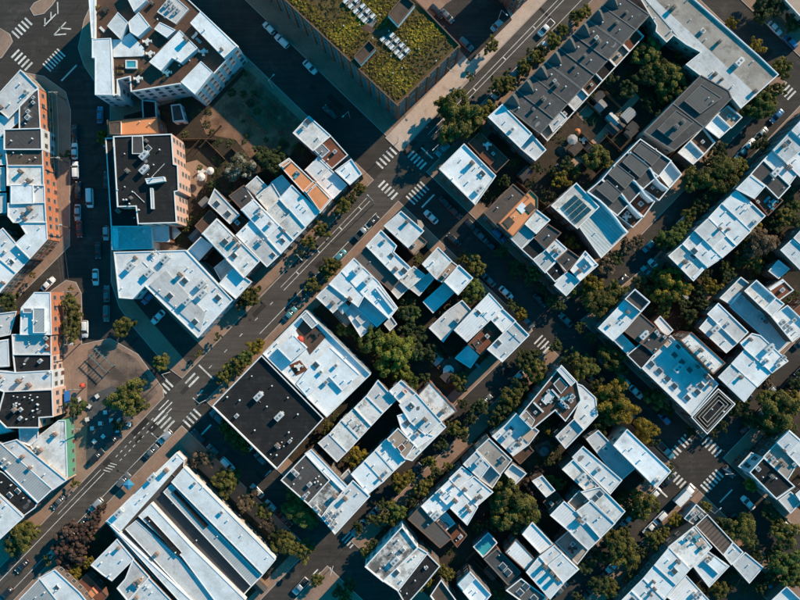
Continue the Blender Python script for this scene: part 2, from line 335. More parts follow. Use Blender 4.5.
for x, y in [(396, 176), (300, 262), (150, 428), (60, 540), (470, 120), (520, 60), (95, 240), (98, 300), (545, 330), (690, 462), (250, 320), (440, 235), (40, 50), (330, 552)]:
    ob('manhole_cover', MANH, road, W(x, y, .008))

# patch repairs and sealed cracks in the asphalt
pr = random.Random(21)
def onroad(x, y): return not any(inside(b, x, y) for b in BLOCKS)
k = 0
while k < 46:
    x, y = pr.uniform(0, 800), pr.uniform(0, 600)
    if not onroad(x, y): continue
    d = pr.choice((VX, UX)); l, wd = pr.uniform(5, 22), pr.uniform(2.5, 7); e = (-d[1], d[0])
    q = [(x+a*d[0]*l/2+b_*e[0]*wd/2, y+a*d[1]*l/2+b_*e[1]*wd/2) for a, b_ in ((-1, -1), (1, -1), (1, 1), (-1, 1))]
    if not all(onroad(*c) for c in q): continue
    sheet('asphalt_patch', g2(q), .002+.00008*k, ASPH2, parent=road); k += 1
k = 0
while k < 40:
    x, y = pr.uniform(0, 800), pr.uniform(0, 600)
    if not onroad(x, y): continue
    d = pr.choice((VX, UX, UX)); n = pr.randint(4, 9); m = MB(); pp = []
    for i in range(n): pp.append((x+d[0]*i*3.2+pr.uniform(-.8, .8), y+d[1]*i*3.2+pr.uniform(-.8, .8)))
    if not all(onroad(*c) for c in pp): continue
    for a, b_ in zip(pp, pp[1:]):
        L = math.hypot(b_[0]-a[0], b_[1]-a[1]); nx, ny = -(b_[1]-a[1])/L*.22, (b_[0]-a[0])/L*.22
        m.add([(*W(*c)[:2], .0065) for c in ((a[0]-nx, a[1]-ny), (b_[0]-nx, b_[1]-ny), (b_[0]+nx, b_[1]+ny), (a[0]+nx, a[1]+ny))], [(3, 2, 1, 0)])
    ob('crack_seal', m.build('crack_seal', TAR), road); k += 1
# worn patios scattered through the back yards
k = 0
PM = [PATIO, PLAZA, surf('patio_concrete', (.30, .28, .26), (.18, .165, .15), .7, .4), surf('yard_grass', (.05, .06, .018), (.03, .035, .012), .8, .6, fine=.5), WOOD]
for i, yd in enumerate(YARDS):
    if not yd: continue
    for _ in range(16):
        x, y = pr.uniform(0, 800), pr.uniform(0, 600); a, b_ = pr.uniform(6, 16), pr.uniform(5, 12)
        q = [(x+s1*VX[0]*a/2+s2*UX[0]*b_/2, y+s1*VX[1]*a/2+s2*UX[1]*b_/2) for s1, s2 in ((-1, -1), (1, -1), (1, 1), (-1, 1))]
        if all(inside(yd, *c) for c in q) and not (180 < x < 320 and 60 < y < 160): sheet('patio', g2(q), ZB+.009+.0003*k, PM[k % 5]); k += 1
# ---------------- buildings ----------------
BL = []
def B(poly, h, roof, wall, label, feat="", par=None, up=(), gable=None, solar=None, rings=None):
    BL.append(dict(poly=poly, h=h, roof=roof, wall=wall, label=label, feat=feat, par=par, up=up, gable=gable, solar=solar, rings=rings))
# shared roof fittings
F = {}
F['v'] = ('roof_vent', MB().cyl(0, 0, -.02, .55, .13, n=8).cyl(0, 0, .55, .62, .2, .2, 8).cyl(0, 0, .62, .72, .2, .05, 8).build('roof_vent', PVC))
m_ = MB().box(-.5, .5, -.42, .42, .1, .85).box(-.45, -.3, -.4, .4, -.02, .1).box(.3, .45, -.4, .4, -.02, .1)
F['a'] = ('air_conditioner', m_.build('air_conditioner', STEEL))
FAN = MB().cyl(0, 0, 0, .04, .33, n=14).build('fan_grille', STEEL_D)
m_ = MB().box(-1.2, 1.2, -.75, .75, .15, 1.5).box(-1.1, 1.1, -.6, .6, -.02, .15).box(.55, 1.6, -.35, .35, .3, .95)
F['A'] = ('air_handler', m_.build('air_handler', STEEL))
m_ = MB().box(-.55, .55, -.75, .75, -.02, .28, 0).box(-.46, .46, -.66, .66, .28, .34, 1)
F['s'] = ('skylight', m_.build('skylight', [COPE_W, SKYGL]))
m_ = MB().box(-.8, .8, -.9, .9, -.02, .32, 0).box(-.7, .7, -.8, .8, .32, .5, 1, False, .18)
F['S'] = ('skylight', m_.build('skylight', [COPE_W, SKYGL]))
m_ = MB().box(-.35, .35, -.45, .45, -.02, 1.15).box(-.42, .42, -.52, .52, 1.15, 1.27, 1).cyl(0, -.2, 1.27, 1.5, .12, .1, 8, 2).cyl(0, .2, 1.27, 1.5, .12, .1, 8, 2)
F['c'] = ('chimney', m_.build('chimney', [CHIM, COPE_D, CHIM]))
m_ = MB().box(-.45, .45, -.6, .6, -.02, 2.0).box(-.52, .52, -.67, .67, 2.0, 2.12, 1).cyl(0, -.25, 2.12, 2.45, .13, .1, 8, 0).cyl(0, .25, 2.12, 2.45, .13, .1, 8, 0)
F['C'] = ('chimney', m_.build('chimney', [CHIM, COPE_D]))
m_ = MB()
for a in ((-1.4, 1.4, -1, -.85), (-1.4, 1.4, .85, 1), (-1.4, -1.25, -.85, .85), (1.25, 1.4, -.85, .85)): m_.box(*a, -.02, .18)
F['f'] = ('roof_frame', m_.build('roof_frame', COPE_W))
WIN = {}
def window(wd, ht):
    k = (round(wd, 1), round(ht, 1))
    if k not in WIN:      # local: x along the wall, y outward, z up; frame proud of the wall, glass set back, sill
        a, b = k; m = MB()
        for x0, x1, z0, z1 in ((-a/2-.08, -a/2+.04, -.06, b+.08), (a/2-.04, a/2+.08, -.06, b+.08), (-a/2+.04, a/2-.04, b-.04, b+.08), (-a/2+.04, a/2-.04, -.06, .05), (-a/2+.04, a/2-.04, b*.5-.03, b*.5+.03)):
            m.box(x0, x1, -.02, .07, z0, z1, 0, True)
        m.box(-a/2-.14, a/2+.14, -.02, .15, -.16, -.06, 0, True)
        m.add([(-a/2, .02, 0), (a/2, .02, 0), (a/2, .02, b), (-a/2, .02, b)], [(3, 2, 1, 0)], 1)
        WIN[k] = m.build('window', [FRAME, GLASS])
    return WIN[k]
DOOR = MB().box(-.5, .5, -.02, .06, 0, 2.1, 0, True).box(-.6, -.5, -.02, .1, 0, 2.25, 1, True).box(.5, .6, -.02, .1, 0, 2.25, 1, True).box(-.5, .5, -.02, .1, 2.1, 2.25, 1, True).build('door', [flat('door_paint', (.12, .05, .04), .5), FRAME])
def cope_for(b):
    if b['roof'] == 'slate': return COPE_W if b['wall'] == 'stucco' else COPE_D
    return {'white': COPE_W, 'blue': COPE_W, 'grey': COPE_W, 'green': COPE_W}.get(b['wall'], COPE_B if b['wall'] in ('brick', 'redbrick', 'bigbrick') and b['roof'] not in ('white', 'pale', 'black') else (COPE_D if b['roof'] in ('slate',) else COPE_W))
def shell(px, h, par, roofmat, wallmat, cope, parent, c0, z0, names=('wall', 'roof', 'parapet'), cw=.22):
    p = ccw([W(x, y, h)[:2] for x, y in px]); p = inset(p, .02)
    p = [(x-c0[0], y-c0[1]) for x, y in p]; n = len(p); top = h+par
    w_ = ob(names[0], MB().prism(p, z0, top-.0, 0, top=False).build(names[0], wallmat), parent)
    q = inset(p, cw); o_ = inset(p, -.05)
    m = MB(); rg = ((p, top-.12), (o_, top-.12), (o_, top), (q, top), (q, h-.03))
    m.add([(x, y, z) for pp, z in rg for x, y in pp], [(i+n*l, (i+1) % n+n*l, (i+1) % n+n*(l+1), i+n*(l+1)) for l in range(len(rg)-1) for i in range(n)])
    pa = ob(names[2], m.build(names[2], cope), w_ if parent is None else parent)
    rf = ob(names[1], mesh(names[1], [(x, y, h) for x, y in inset(p, cw-.03)], [tuple(range(n))], roofmat), parent)
    return w_, rf, pa, p
def place(o, px, h, c0, rz=0): 
    x, y, z = W(px[0], px[1], h); o.location = (x-c0[0], y-c0[1], z); o.rotation_euler = (0, 0, rz)
def build_all():
    for i_, b in enumerate(BL):
        b['px'] = pts(b['poly'])
        q_ = ccw(b['px']); Apx = abs(area(q_))*S*S
        if Apx < 340 and b['par'] is None or Apx < 200:          # neighbours stand wall to wall; no two roofs at one level
            b['px'] = inset(q_, -.85); dz = ((i_*37) % 23)*.013; b['h'] += dz; b['up'] = [(u[0], u[1]+dz, u[2]) for u in b['up']]
    for b in BL:
        b['fp'] = ccw([W(x, y, b['h'])[:2] for x, y in b['px']]); b['c0'] = cen(b['fp'])
        xs = [q[0] for q in b['fp']]; ys = [q[1] for q in b['fp']]; b['bb'] = (min(xs)-2, max(xs)+2, min(ys)-2, max(ys)+2)
    rr = random.Random(11)
    for b in BL:
        h, c0 = b['h'], b['c0']; par = b['par'] if b['par'] is not None else rr.choice((.18, .25, .3, .38))
        root = ob('building' if h > 5.6 else 'annex', None, None, (c0[0], c0[1], 0)); root.empty_display_size = .5
        big = {'bigbrick': 'brick_block', 'pink': 'apartment_building'}.get(b['wall'])
        if abs(area(b['fp'])) < 220 and h > 7 and not big: root.name = 'rowhouse'
        elif big and h > 9: root.name = big
        elif abs(area(b['fp'])) > 700: root.name = 'hall'
        tag(root, b['label'], 'building' if h > 5.6 else 'annex'); b['root'] = root
        cope = cope_for(b)
        quad = len(b['px']) == 4; A0 = abs(area(b['fp']))
        if b['roof'] == 'white':
            t_ = rr.random(); b['roof'] = 'white' if t_ < .68 else 'white2' if t_ < .8 else 'white3'
        if b['roof'] in ('white', 'white2', 'white3', 'pale', 'metalwhite') and quad and not b['up'] and 45 < A0 < 330 and rr.random() < .62 and not b['solar']:
            q = b['px']; e0 = math.hypot(q[1][0]-q[0][0], q[1][1]-q[0][1]); e1 = math.hypot(q[2][0]-q[1][0], q[2][1]-q[1][1])
            if e0 > e1: q = q[1:]+q[:1]
            t0 = rr.choice((.32, .42, .5, .58, .66)); L_ = lambda a, c, t: (a[0]+(c[0]-a[0])*t, a[1]+(c[1]-a[1])*t)
            s0, s1 = L_(q[1], q[2], t0), L_(q[0], q[3], t0); ins = 1.0
            part_ = [q[0], q[1], s0, s1] if rr.random() < .5 else [s1, s0, q[2], q[3]]
            part_ = inset(part_ if area(part_) > 0 else part_[::-1], .6)
            b['up'] = list(b['up'])+[(" ".join("%.2f,%.2f" % c for c in part_), h+rr.choice((.12, .2, .5, .75, 1.0)), rr.choice((b['roof'], b['roof'], 'white', 'white2', 'pale')))]
        w_, rf, pa, p = shell(b['px'], h, par, ROOF[b['roof']], WALL[b['wall']], cope, root, c0, .1)
        # upper storeys, penthouses and decks
        for poly, z1, rmat in b['up']:
            slot = rmat.endswith('!'); rmat = rmat.rstrip('!')
            pu = pts(poly); low = z1-h < .45
            nm = ('roof_deck', 'surface', 'edge') if low else ('penthouse', 'roof', 'parapet')
            pw = ccw([W(x, y, z1)[:2] for x, y in pu]); pw = [(x-c0[0], y-c0[1]) for x, y in inset(pw, .02)]
            n = len(pw)
            if low:
                ob('roof_deck', MB().prism(pw, h-.02, z1 if z1 > h else h+.06).build('roof_deck', ROOF[rmat]), root)
            else:
                wm = {'orange': WALL['orange'], 'brown': COPE_W, 'redbrown': WALL['redbrick'], 'deck2': WALL['stucco'], 'tan': WALL['tan'], 'slate2': ROOF['slate'], 'dark': ROOF['dark'], 'tanroof': WALL['tan'], 'silver': ROOF['silver']}.get(rmat, WALL['stucco'])
                pe = ob('penthouse', MB().prism(pw, h-.02, z1).build('penthouse', [wm]), root)
                q = inset(pw, .18); pt = .14 if rmat != 'brown' or z1 < 15 else .9
                m = MB(); rg = ((pw, z1), (pw, z1+pt), (q, z1+pt), (q, z1-.01))
                m.add([(x, y, z) for pp, z in rg for x, y in pp], [(i+n*l, (i+1) % n+n*l, (i+1) % n+n*(l+1), i+n*(l+1)) for l in range(3) for i in range(n)])
                ob('parapet', m.build('parapet', COPE_S if slot else cope if rmat != 'slate2' else COPE_D), pe)
                ob('roof', mesh('roof', [(x, y, z1+.012) for x, y in inset(pw, .16)], [tuple(range(n))], ROOF[rmat]), pe)
        # fittings
        ups = [(pts(u[0]), u[1]) for u in b['up']]
        seen = []
        fl = b['feat'].split() if isinstance(b['feat'], str) else b['feat']
        extra = []
        A = abs(area(b['fp']))
        if b['roof'] in ('white', 'pale', 'dark', 'patchwhite', 'black', 'metalwhite', 'concrete') and A > 60:
            ip = inset(ccw(b['px']), 2.5)
            for k in range(min(9, 1+int(A/42+rr.random()))):
                for _ in range(8):
                    x = rr.uniform(min(q[0] for q in ip), max(q[0] for q in ip)); y = rr.uniform(min(q[1] for q in ip), max(q[1] for q in ip))
                    if inside(ip, x, y): extra.append("%s%.1f,%.1f" % (rr.choice('vvvvvvccsa'), x, y)); break
        for s_ in fl+extra:
            k = s_[0]; x, y = map(float, s_[1:].split(','))
            z = h
            for up, z1 in ups:
                if inside(up, x, y): z = max(z, z1+(.012 if z1-h >= .45 else 0))
            if b['wall'] == 'bigbrick' and k in 'ac': continue
            nm, me = F[k]; o = ob(nm, me, root)
            place(o, (x, y), z, c0, R(45) if k in 'sSAfcC' else R(45+rr.choice((0, 90))))
            o.scale = (1, 1, 1) if k not in 'vac' else (rr.uniform(.8, 1.35),)*3
            if k == 'a': ob('fan_grille', FAN, o, (0, 0, .85))
            if k == 'A':
                ob('fan_grille', FAN, o, (-.6, 0, 1.5)); ob('fan_grille', FAN, o, (.45, 0, 1.5))
        if b['roof'] in ('white', 'white2', 'white3', 'pale', 'patchwhite', 'concrete', 'dark', 'black', 'slate', 'metalwhite') and A > 50:
            ip = inset(ccw(b['px']), 4.5)
            for k in range(rr.choice((0, 1, 1, 2, 2, 3)) if A < 500 else 7):
                x = rr.uniform(min(q[0] for q in ip), max(q[0] for q in ip)); y = rr.uniform(min(q[1] for q in ip), max(q[1] for q in ip))
                if not inside(ip, x, y) or any(inside(inset(ccw(u), -2.5), x, y) for u, _ in ups): continue
                sx, sy = rr.uniform(.4, 1.3), rr.uniform(.3, .9); n = 9
                v_ = [(sx*math.cos(6.283*i/n)*rr.uniform(.7, 1.1), sy*math.sin(6.283*i/n)*rr.uniform(.7, 1.1), 0) for i in range(n)]
                dk = b['roof'] in ('dark', 'black', 'slate')
                o = ob('roof_patch', mesh('roof_patch', v_, [tuple(range(n))], ROOF[rr.choice(('tar', 'grey', 'dark')) if dk else rr.choice(('tar', 'pale', 'white2', 'pale', 'white'))]), root); place(o, (x, y), h+.006+.001*k, c0, R(45))
        if b['roof'] in ('black', 'dark') and A > 200:          # pipe runs between the units
            ip = inset(ccw(b['px']), 6)
            for k in range(3 if A < 600 else 6):
                x = rr.uniform(min(q[0] for q in ip), max(q[0] for q in ip)); y = rr.uniform(min(q[1] for q in ip), max(q[1] for q in ip)); dd_ = rr.choice((VX, UX)); l_ = rr.uniform(6, 20)
                e_ = (x+dd_[0]*l_, y+dd_[1]*l_)
                if not (inside(ip, x, y) and inside(ip, *e_)): continue
                a_, z_ = W(x, y, h+.15), W(e_[0], e_[1], h+.15); m = MB().tube((a_[0]-c0[0], a_[1]-c0[1], h+.15), (z_[0]-c0[0], z_[1]-c0[1], h+.15), .09, .09, 6)
                for t in (.1, .5, .9): m.box(a_[0]+(z_[0]-a_[0])*t-c0[0]-.12, a_[0]+(z_[0]-a_[0])*t-c0[0]+.12, a_[1]+(z_[1]-a_[1])*t-c0[1]-.12, a_[1]+(z_[1]-a_[1])*t-c0[1]+.12, h-.01, h+.14)
                ob('pipe_run', m.build('pipe_run', STEEL if rr.random() < .5 else COPE_D), root)
        # gabled dormers at the front edge
        if b['gable']:
            g0, g1 = [W(x, y, h) for x, y in pts(b['gable'])]
            dx, dy = g1[0]-g0[0], g1[1]-g0[1]; L = math.hypot(dx, dy); e = (dx/L, dy/L); nrm = (e[1], -e[0]) if True else 0
            if (nrm[0]*(c0[0]-g0[0])+nrm[1]*(c0[1]-g0[1])) < 0: nrm = (-nrm[0], -nrm[1])
            mx, my = (g0[0]+g1[0])/2-c0[0], (g0[1]+g1[1])/2-c0[1]
            T = lambda s, d, z: (mx+e[0]*s+nrm[0]*d, my+e[1]*s+nrm[1]*d, z)
            wd = L*.5; v = [T(-wd, .25, h-.05), T(wd, .25, h-.05), T(0, .25, h+3.0), T(-wd, .85, h-.05), T(wd, .85, h-.05), T(0, 3.8, h+.02), T(0, .9, h+3.0)]
            f = [(0, 1, 2), (0, 2, 6, 3), (1, 4, 6, 2), (3, 6, 5), (4, 5, 6)]
            ob('gable', mesh('gable', v, f, ROOF['slate2']), root)
        if b['solar']:
            q = [W(x, y, h+.4) for x, y in pts(b['solar'])]; q = [np.array((x-c0[0], y-c0[1], z)) for x, y, z in q]
            for i in range(4):
                for j in range(3):
                    bil = lambda s, t: (q[0]*(1-s)+q[3]*s)*(1-t)+(q[1]*(1-s)+q[2]*s)*t
                    c = [bil((i+a)/4, (j+d)/3) for a, d in ((.04, .05), (.96, .05), (.96, .95), (.04, .95))]
                    vv = [tuple(k) for k in c]+[tuple(k+np.array((0, 0, .08))) for k in c]
                    sp = ob('solar_panel', mesh('solar_panel', vv, [(4, 5, 6, 7), (0, 1, 5, 4), (1, 2, 6, 5), (2, 3, 7, 6), (3, 0, 4, 7), (3, 2, 1, 0)], SOLAR), root)
                    if area([k[:2] for k in vv[:4]]) < 0: sp.data.flip_normals()
        if b['rings']:
            for k in range(4):
                a0 = inset(p, .55+k*.8); a1 = inset(p, .67+k*.8)
                if area(a1) < 3: break
                n = len(a0); m = MB(); rg = ((a0, h), (a0, h+.35), (a1, h+.35), (a1, h))
                m.add([(x, y, z) for pp, z in rg for x, y in pp], [(i+n*l, (i+1) % n+n*l, (i+1) % n+n*(l+1), i+n*(l+1)) for l in range(3) for i in range(n)])
                ob('railing', m.build('railing', surf('rail_cream', (.6, .5, .42), (.4, .33, .28), .5, 1)), root)
        # windows and doors on the exposed walls
        n = len(p); done_door = False
        for i in range(n):
            a, d = p[i], p[(i+1) % n]; ex, ey = d[0]-a[0], d[1]-a[1]; L = math.hypot(ex, ey)
            if L < 2.4: continue
            ex, ey = ex/L, ey/L; nx, ny = ey, -ex
            mx, my = (a[0]+d[0])/2+c0[0], (a[1]+d[1])/2+c0[1]
            if nx*(-mx)+ny*(-my) < -.12*math.hypot(mx, my): continue
            hb = 0
            for tt in (.25, .5, .75):
                tx, ty = a[0]+ex*L*tt+c0[0]+nx*1.1, a[1]+ey*L*tt+c0[1]+ny*1.1
                for o in BL:
                    if o is not b and o['bb'][0] < tx < o['bb'][1] and o['bb'][2] < ty < o['bb'][3] and inside(o['fp'], tx, ty): hb = max(hb, o['h'])
            if hb > h-2.2: continue
            st = max(1, int((h-.4)/3.0)); sh = (h-.2)/st; ang = math.atan2(ey, ex)+math.pi
            fac = b['wall'] == 'bigbrick'
            wd = 1.1 if not fac else 1.6; ht = 1.6 if not fac else 2.0
            k = max(1, int(L/(2.3 if not fac else 3.4)))
            for s_ in range(st):
                zz = .1+s_*sh+.95
                if zz < hb+.3 or zz+ht > h-.05: continue
                for j in range(k):
                    t = (j+.5)/k*L
                    if s_ == 0 and not done_door and j == k//2 and not fac:
                        ob('door', DOOR, root, (a[0]+ex*t, a[1]+ey*t, .13), ang); done_door = True; continue
                    if rr.random() < .06: continue
                    ob('window', window(wd, ht), root, (a[0]+ex*t, a[1]+ey*t, zz), ang)
            if fac:      # brick piers between the bays
                for j in range(k+1):
                    t = min(max(j/k*L, .3), L-.3); PI_ = MB().box(-.35, .35, -.02, .3, .1, h+.3).build('pier', WALL['bigbrick'])
                    ob('pier', PI_, root, (a[0]+ex*t, a[1]+ey*t, 0), ang)
# ---- buildings on the west side -------------------------------------------------
B("21,71 38,88 9,118 -8,103", 8, 'pale', 'tan', "pale grey slanted flat roof building at the top corner crossing", "v20,84 v28,96 v10,104")
B("-8,113 8,119 19,113 19,121 -2,139 -14,127", 7, 'white', 'brick', "small shaded blue-white roof behind the pale grey corner building")
B("31,94 38,90 40,129 20,129 20,107", 8.2, 'dark', 'orange', "dark roofed orange rowhouse with boxy air conditioners next to the pale grey corner building", "a34,98 a34,103 a29,112 a29,118 v26,124")
B("5,130 41,129 41.5,149 5,149", 8.4, 'dark', 'stucco', "dark flat roofed house with white upper facade on the west street", "v33,139 v12,141")
B("6,149 42,149 42.5,166 8,166", 8, 'brown', 'orange', "rusty brown roofed rowhouse with orange facade", "v14,153 v22,155 v30,160 v36,158")
B("8,166 43,166 43.5,185 8,185", 8.2, 'white', 'orange', "white roofed orange rowhouse with two dark vents below the brown roof", "c22,172 c30,181 v34,179 v25,182")
B("11,185 44,185 44.5,203 11,204", 7.9, 'white', 'orange', "bare white roofed orange rowhouse between two vented white roofs", "v39,188")
B("9,204 45,203 46,222 14,222 9,216", 8.2, 'white', 'orange', "white roofed orange rowhouse with a cluster of pipes and vents", "v17,210 c24,214 v28,210 c31,209 v20,218 c26,219 v34,216")
B("20,223 46,222 47,239 30,258 16,244 27,234", 8, 'white', 'orange', "wedge shaped white roof at the end of the orange row", "v40,228 v30,246")
B("-12,240 3,229 15,243 29,259 16,273 -3,257", 7, 'white', 'dark', "shaded blue-white roof wedged behind the end of the orange row", "a5,252 v20,255 s12,262")
B("-14,250 -3,257 16,273 0,292 -18,276", 7.2, 'white', 'tan', "sunlit white roof at the west edge above the side street", "v3,281 c4,283 v-2,272")
B("35,293 50,293 51,334 21,334 22,308", 8.4, 'white', 'orange', "white roofed orange corner building with a grey raised deck", up=[("33,308 45,308 45,333 33,333",9.6,'metal'),("23,308 32,308 32,313 23,313",9.2,'grey')])
B("13,335 51,334 51,354 14,354", 7.4, 'pale', 'orange', "pale flat roofed orange building with a red railed deck", up=[("44.5,335 50.5,335 50.5,351 44.5,351",7.7,'redbrown')], feat="a47,338 a47,346 v30,344")
B("14,355 51,355 51,371 16,372", 7, 'black', 'pink', "black roofed pink building with one white hatch", "a41,361 v25,364")
B("-8,371 16,373 52,371 52,388 6,392 -8,386", 7.6, 'white', 'stucco', "long white roofed building with white facade north of the plaza shop", "v3,384 c20,381 v-2,379 v24,377")
B("5,392 52,390 53,416 39,417 39,427 7,427 -2,418", 9, 'black', 'pink', "black roofed pink building facing the plaza with scattered white debris", "v14,396 v18,397 v25,397 v31,395 v14,404 v17,403 a16,406 v20,404 v30,398 v38,397 v38,404 v38,409 a21,418 v27,419 v33,400")
B("20,428 38,428 38,438 30,445 21,441", 6, 'pale', 'brick', "small grey-white annex behind the black plaza roof", "v28,434")
B("30,444 59,421 65,421 67,477 57,481 40,459", 6, 'white', 'green', "white roofed shop with green painted side wall facing the plaza pavement", "v54,432 c56,434 a37,448 c41,450 v50,465")
B("3,444 17,440 66,480 53,489 30,470", 6.6, 'white', 'tan', "long narrow white roof alongside the grey metal shed", "v14,446 v24,456 v33,466 v45,474")
B("-12,453 0,443 52,489 38,502", 7, 'metal', 'white', "grey metal roofed shed west of the avenue", "a4,460 a9,464 v25,480")
B("-10,467 3,473 37,503 35,507 24,515 -8,486", 6.8, 'black', 'white', "black roofed shed with two white skylights", "s10,495 s18,491 v2,482")
B("-10,486 23,517 12,527 -4,542 -20,528", 7, 'white', 'white', "white roofed building on the avenue beside the black roofed shed", "v6,505 v0,520")
B("40,578 55,570 80,593 92,608 66,612", 7.5, 'white', 'white', "white roof strip at the bottom edge by the dark purple trees", "v58,584")
B("14,606 40,579 66,612 40,628", 7.8, 'metal', 'grey', "grey ribbed roof at the bottom corner of the avenue", "v36,597 v45,592")
B("72,590 86,575 107,596 95,610", 4, 'redbrown', 'brick', "low red-brown roofed house with an orange roof lantern", up=[("87,593 92,588 97,594 92,599",5.2,'orange')])

B("-30,142 3,139 5,164 -28,166", 7.2, 'white', 'brick', "shaded roof at the west edge behind the brown roofed rowhouse", "v-4,150")
B("-30,170 4,168 5,190 -28,192", 6.6, 'pale', 'brick', "pale roof at the west edge behind the two vent rowhouse", "v-3,180 a-2,186")
B("-30,196 6,194 6,212 -28,214", 6.4, 'white', 'brick', "low blue-white roof at the west edge behind the pipe clustered rowhouse", "c-2,204")
B("-30,346 8,340 9,366 -28,368", 6.2, 'white', 'brick', "blue-white roof at the west edge beside the black roofed pink building", "v-2,352")
B("-30,318 16,312 10,334 -28,342", 5.8, 'pale', 'brick', "pale low roof at the west edge below the side street", "v2,326")
B("-30,396 -4,394 -5,420 14,431 -28,440", 6.4, 'white2', 'brick', "silver roof at the west edge beside the plaza shop row", "v-8,410")
# ---- condominium block, pink building, market ------------------------------------
B("88,-12 176,-12 189,0 239,47 195,95 180,84 131,92 130,77 118,80 118,95 95,95 95,58 92,58 92,39", 13.5, 'deck', 'blue', "white condominium block with many roof terraces and a hot tub", "a170,3 a174,7 a178,11 a166,6 a170,10 a174,14 v158,20 c153,4 v165,18 c187,40 v190,61 v205,30 c222,50 v180,66 v178,58",
  up=[("92,39 111,38 113,95 95,95 95,58 92,58",15.0,'white'),("88,-10 95,-10 95,38.5 91.5,38.5",14.7,'white'),("118,12 128,22 120,39 107,26",15.5,'white'),("128.4,22 139,12 150,26 138,37 130,32",15.6,'white'),
      ("112,39.5 120,39.5 130,32.5 144,48 144,56 113.5,57",13.9,'white'),("123,-10 140,-10 147,0 134,12",15.5,'white'),("180,30 198,48 181,63 172,58 161,71 149,62",15.7,'white'),("201,11 237,46 224,58 190,23",15.9,'white'),("201,61 213,72 195,94.5 180.5,82",15.3,'white'),("160,22 176,30 167,38 154,29",15.1,'white'),("157,12 172,-6 189,9 176,24",14.3,'pale')])
B("143,101 155,102 156,119 144,119", 3.5, 'black', 'stucco', "little white walled shed below the condominium block")
B("172,106 180,105 184,120 174,121", 4, 'dark', 'stucco', "narrow white walled lean-to next to the vacant lot")
B("108,121 157,118 159,133 109,135", 8, 'orange', 'brick', "terracotta orange roofed house behind the pink apartment building", "v150,124 v140,122",up=[("109,122 121,121 121,134 110,134",8.6,'brown')])
B("106.5,139 113,138.5 117,207.5 137,207.5 138,226 112,226", 7.5, 'black', 'grey', "low black roofed wing wrapped round the pink apartment building")
B("113.5,136.5 172,134 174,164 178,165 179,191 175,192 177,223 138,224 136,206.5 117.5,207", 13, 'black', 'pink', "pink apartment building with a black flat roof and silver ducts", "A145,156 A145,170 v154,165 v133,192 v118,190 v124,200 v160,150 v130,204 v127,200", up=[("132,136 143,136 144,154 132,154",13.8,'dark'),("145,178.5 164,176.5 165,181 147,184",14.5,'silver'),("150,188 153,188 154,209 151,209",13.8,'silver')])
B("112,227 151,227 152,248 113,249", 7, 'white', 'stucco', "shaded blue-white roof directly below the pink building", "v135,239 v120,232", up=[("112.2,227.2 118,227.2 118.6,248.5 113.2,248.5",7.3,'white')])
B("153,227 168,227 169,241 153,241", 5.5, 'white', 'brick', "small shaded blue-white annex beside the shaded roof under the pink building")
B("114,252 186,250 233,300 198,338 145,286 133,299 119,298", 8, 'white', 'stucco', "large white roofed bank with big rooftop air handlers above the car park", "A131,267 A166,259 A150,273 A188,301 A202,284 A203,294 a145,275 S185,281 S170,296 S195,322 S218,298 f149,261 f154,255 v122,288 v188,268 v193,270 v160,290 v176,306 v207,310 v222,303", up=[("149,285 166,270.5 205.5,313 200.5,331",8.3,'pale')])
# ---- row north of the avenue ------------------------------------------------------
B("189,250 201,238 212,246 199,260", 5, 'white', 'brick', "small shaded annex in the yard above the bank roof")
B("215,268 227,258 233,266 221,279", 5, 'white', 'brick', "shaded back annex beside the twin skylight house")
B("220,284 233,269 251,282 236,298", 7.5, 'white', 'white', "small square white roof at the west end of the avenue row", "v238,280 v243,287")
B("203,234 217,219.5 259,261 244,277", 9, 'white', 'white', "white rowhouse with two big framed skylights", "S225,242 S234,256 c236,240 c239,246 v230,236 v248,263")
B("196,226 210,211 217,217 203,233", 5, 'deck', 'brick', "brown wooden deck annex behind the twin skylight house")
B("209,203 215,190 230,206 239,215 230,223", 7, 'pale', 'white', "pale grey rear roof with two dark skylights", "S217,204 S228,214")
B("230,222 238,215 249,222 238,233", 6, 'redbrown', 'brick', "tiny red deck roof behind the avenue row", "a238,223")
B("237,235 250,222 280,254 267,266", 8.6, 'white', 'white', "white rowhouse between the twin skylight house and its neighbour", "v258,240 a261,242 v246,228")
B("242,210 254,200 293,240 281,253", 8.9, 'white', 'white', "long white rowhouse with a row of small vents mid avenue row", "v259,211 a260,209 v272,224 a270,224 c284,231 v281,238 v264,215")
B("230,196 244,186 257,198 243,210", 6, 'dark', 'brick', "dark grey rear roof beside the white blossom tree", "v246,197 v252,200")
B("246,187 257,177 268,188 255,200", 6, 'white', 'grey', "bluish white rear roof next to the dark grey rear roof")
B("257,197 272,184 280,197 268,210", 7.3, 'white', 'grey', "shaded blue rear wing with a ribbed edge in the avenue row", "v262,195")
B("272,183 282,176 291,186 281,197", 6.4, 'white', 'brick', "deeply shaded rear annex behind the orange terrace house")
B("267,212 280,200 305,228 293,240", 8.7, 'white', 'white', "plain white rowhouse one along from the long vented one", "v285,214 v298,232")
B("280,199 292,186 319,212 305,227", 8.9, 'white', 'white', "white rowhouse half covered by the shadow of the orange terrace house", "v303,207 v306,210 v300,204")
B("280,165 289,159 331,199 320,212 306,194", 9.5, 'orange', 'orange', "orange walled terrace house with a sunken brown deck", "a297,172 v312,188", up=[("307,193.5 317,184 330.5,199 320,211.5",10.3,'orange'),("280.5,165 288.5,159.5 291,162 283,168",11,'orange'),("304,190 314,180.5 317,183.5 306.5,193.2",11,'orange')])
B("306,170 318,158 346,185 333,198", 8, 'white', 'white', "white rowhouse half in shade past the orange terrace house", "v325,178 v332,184 v322,170")
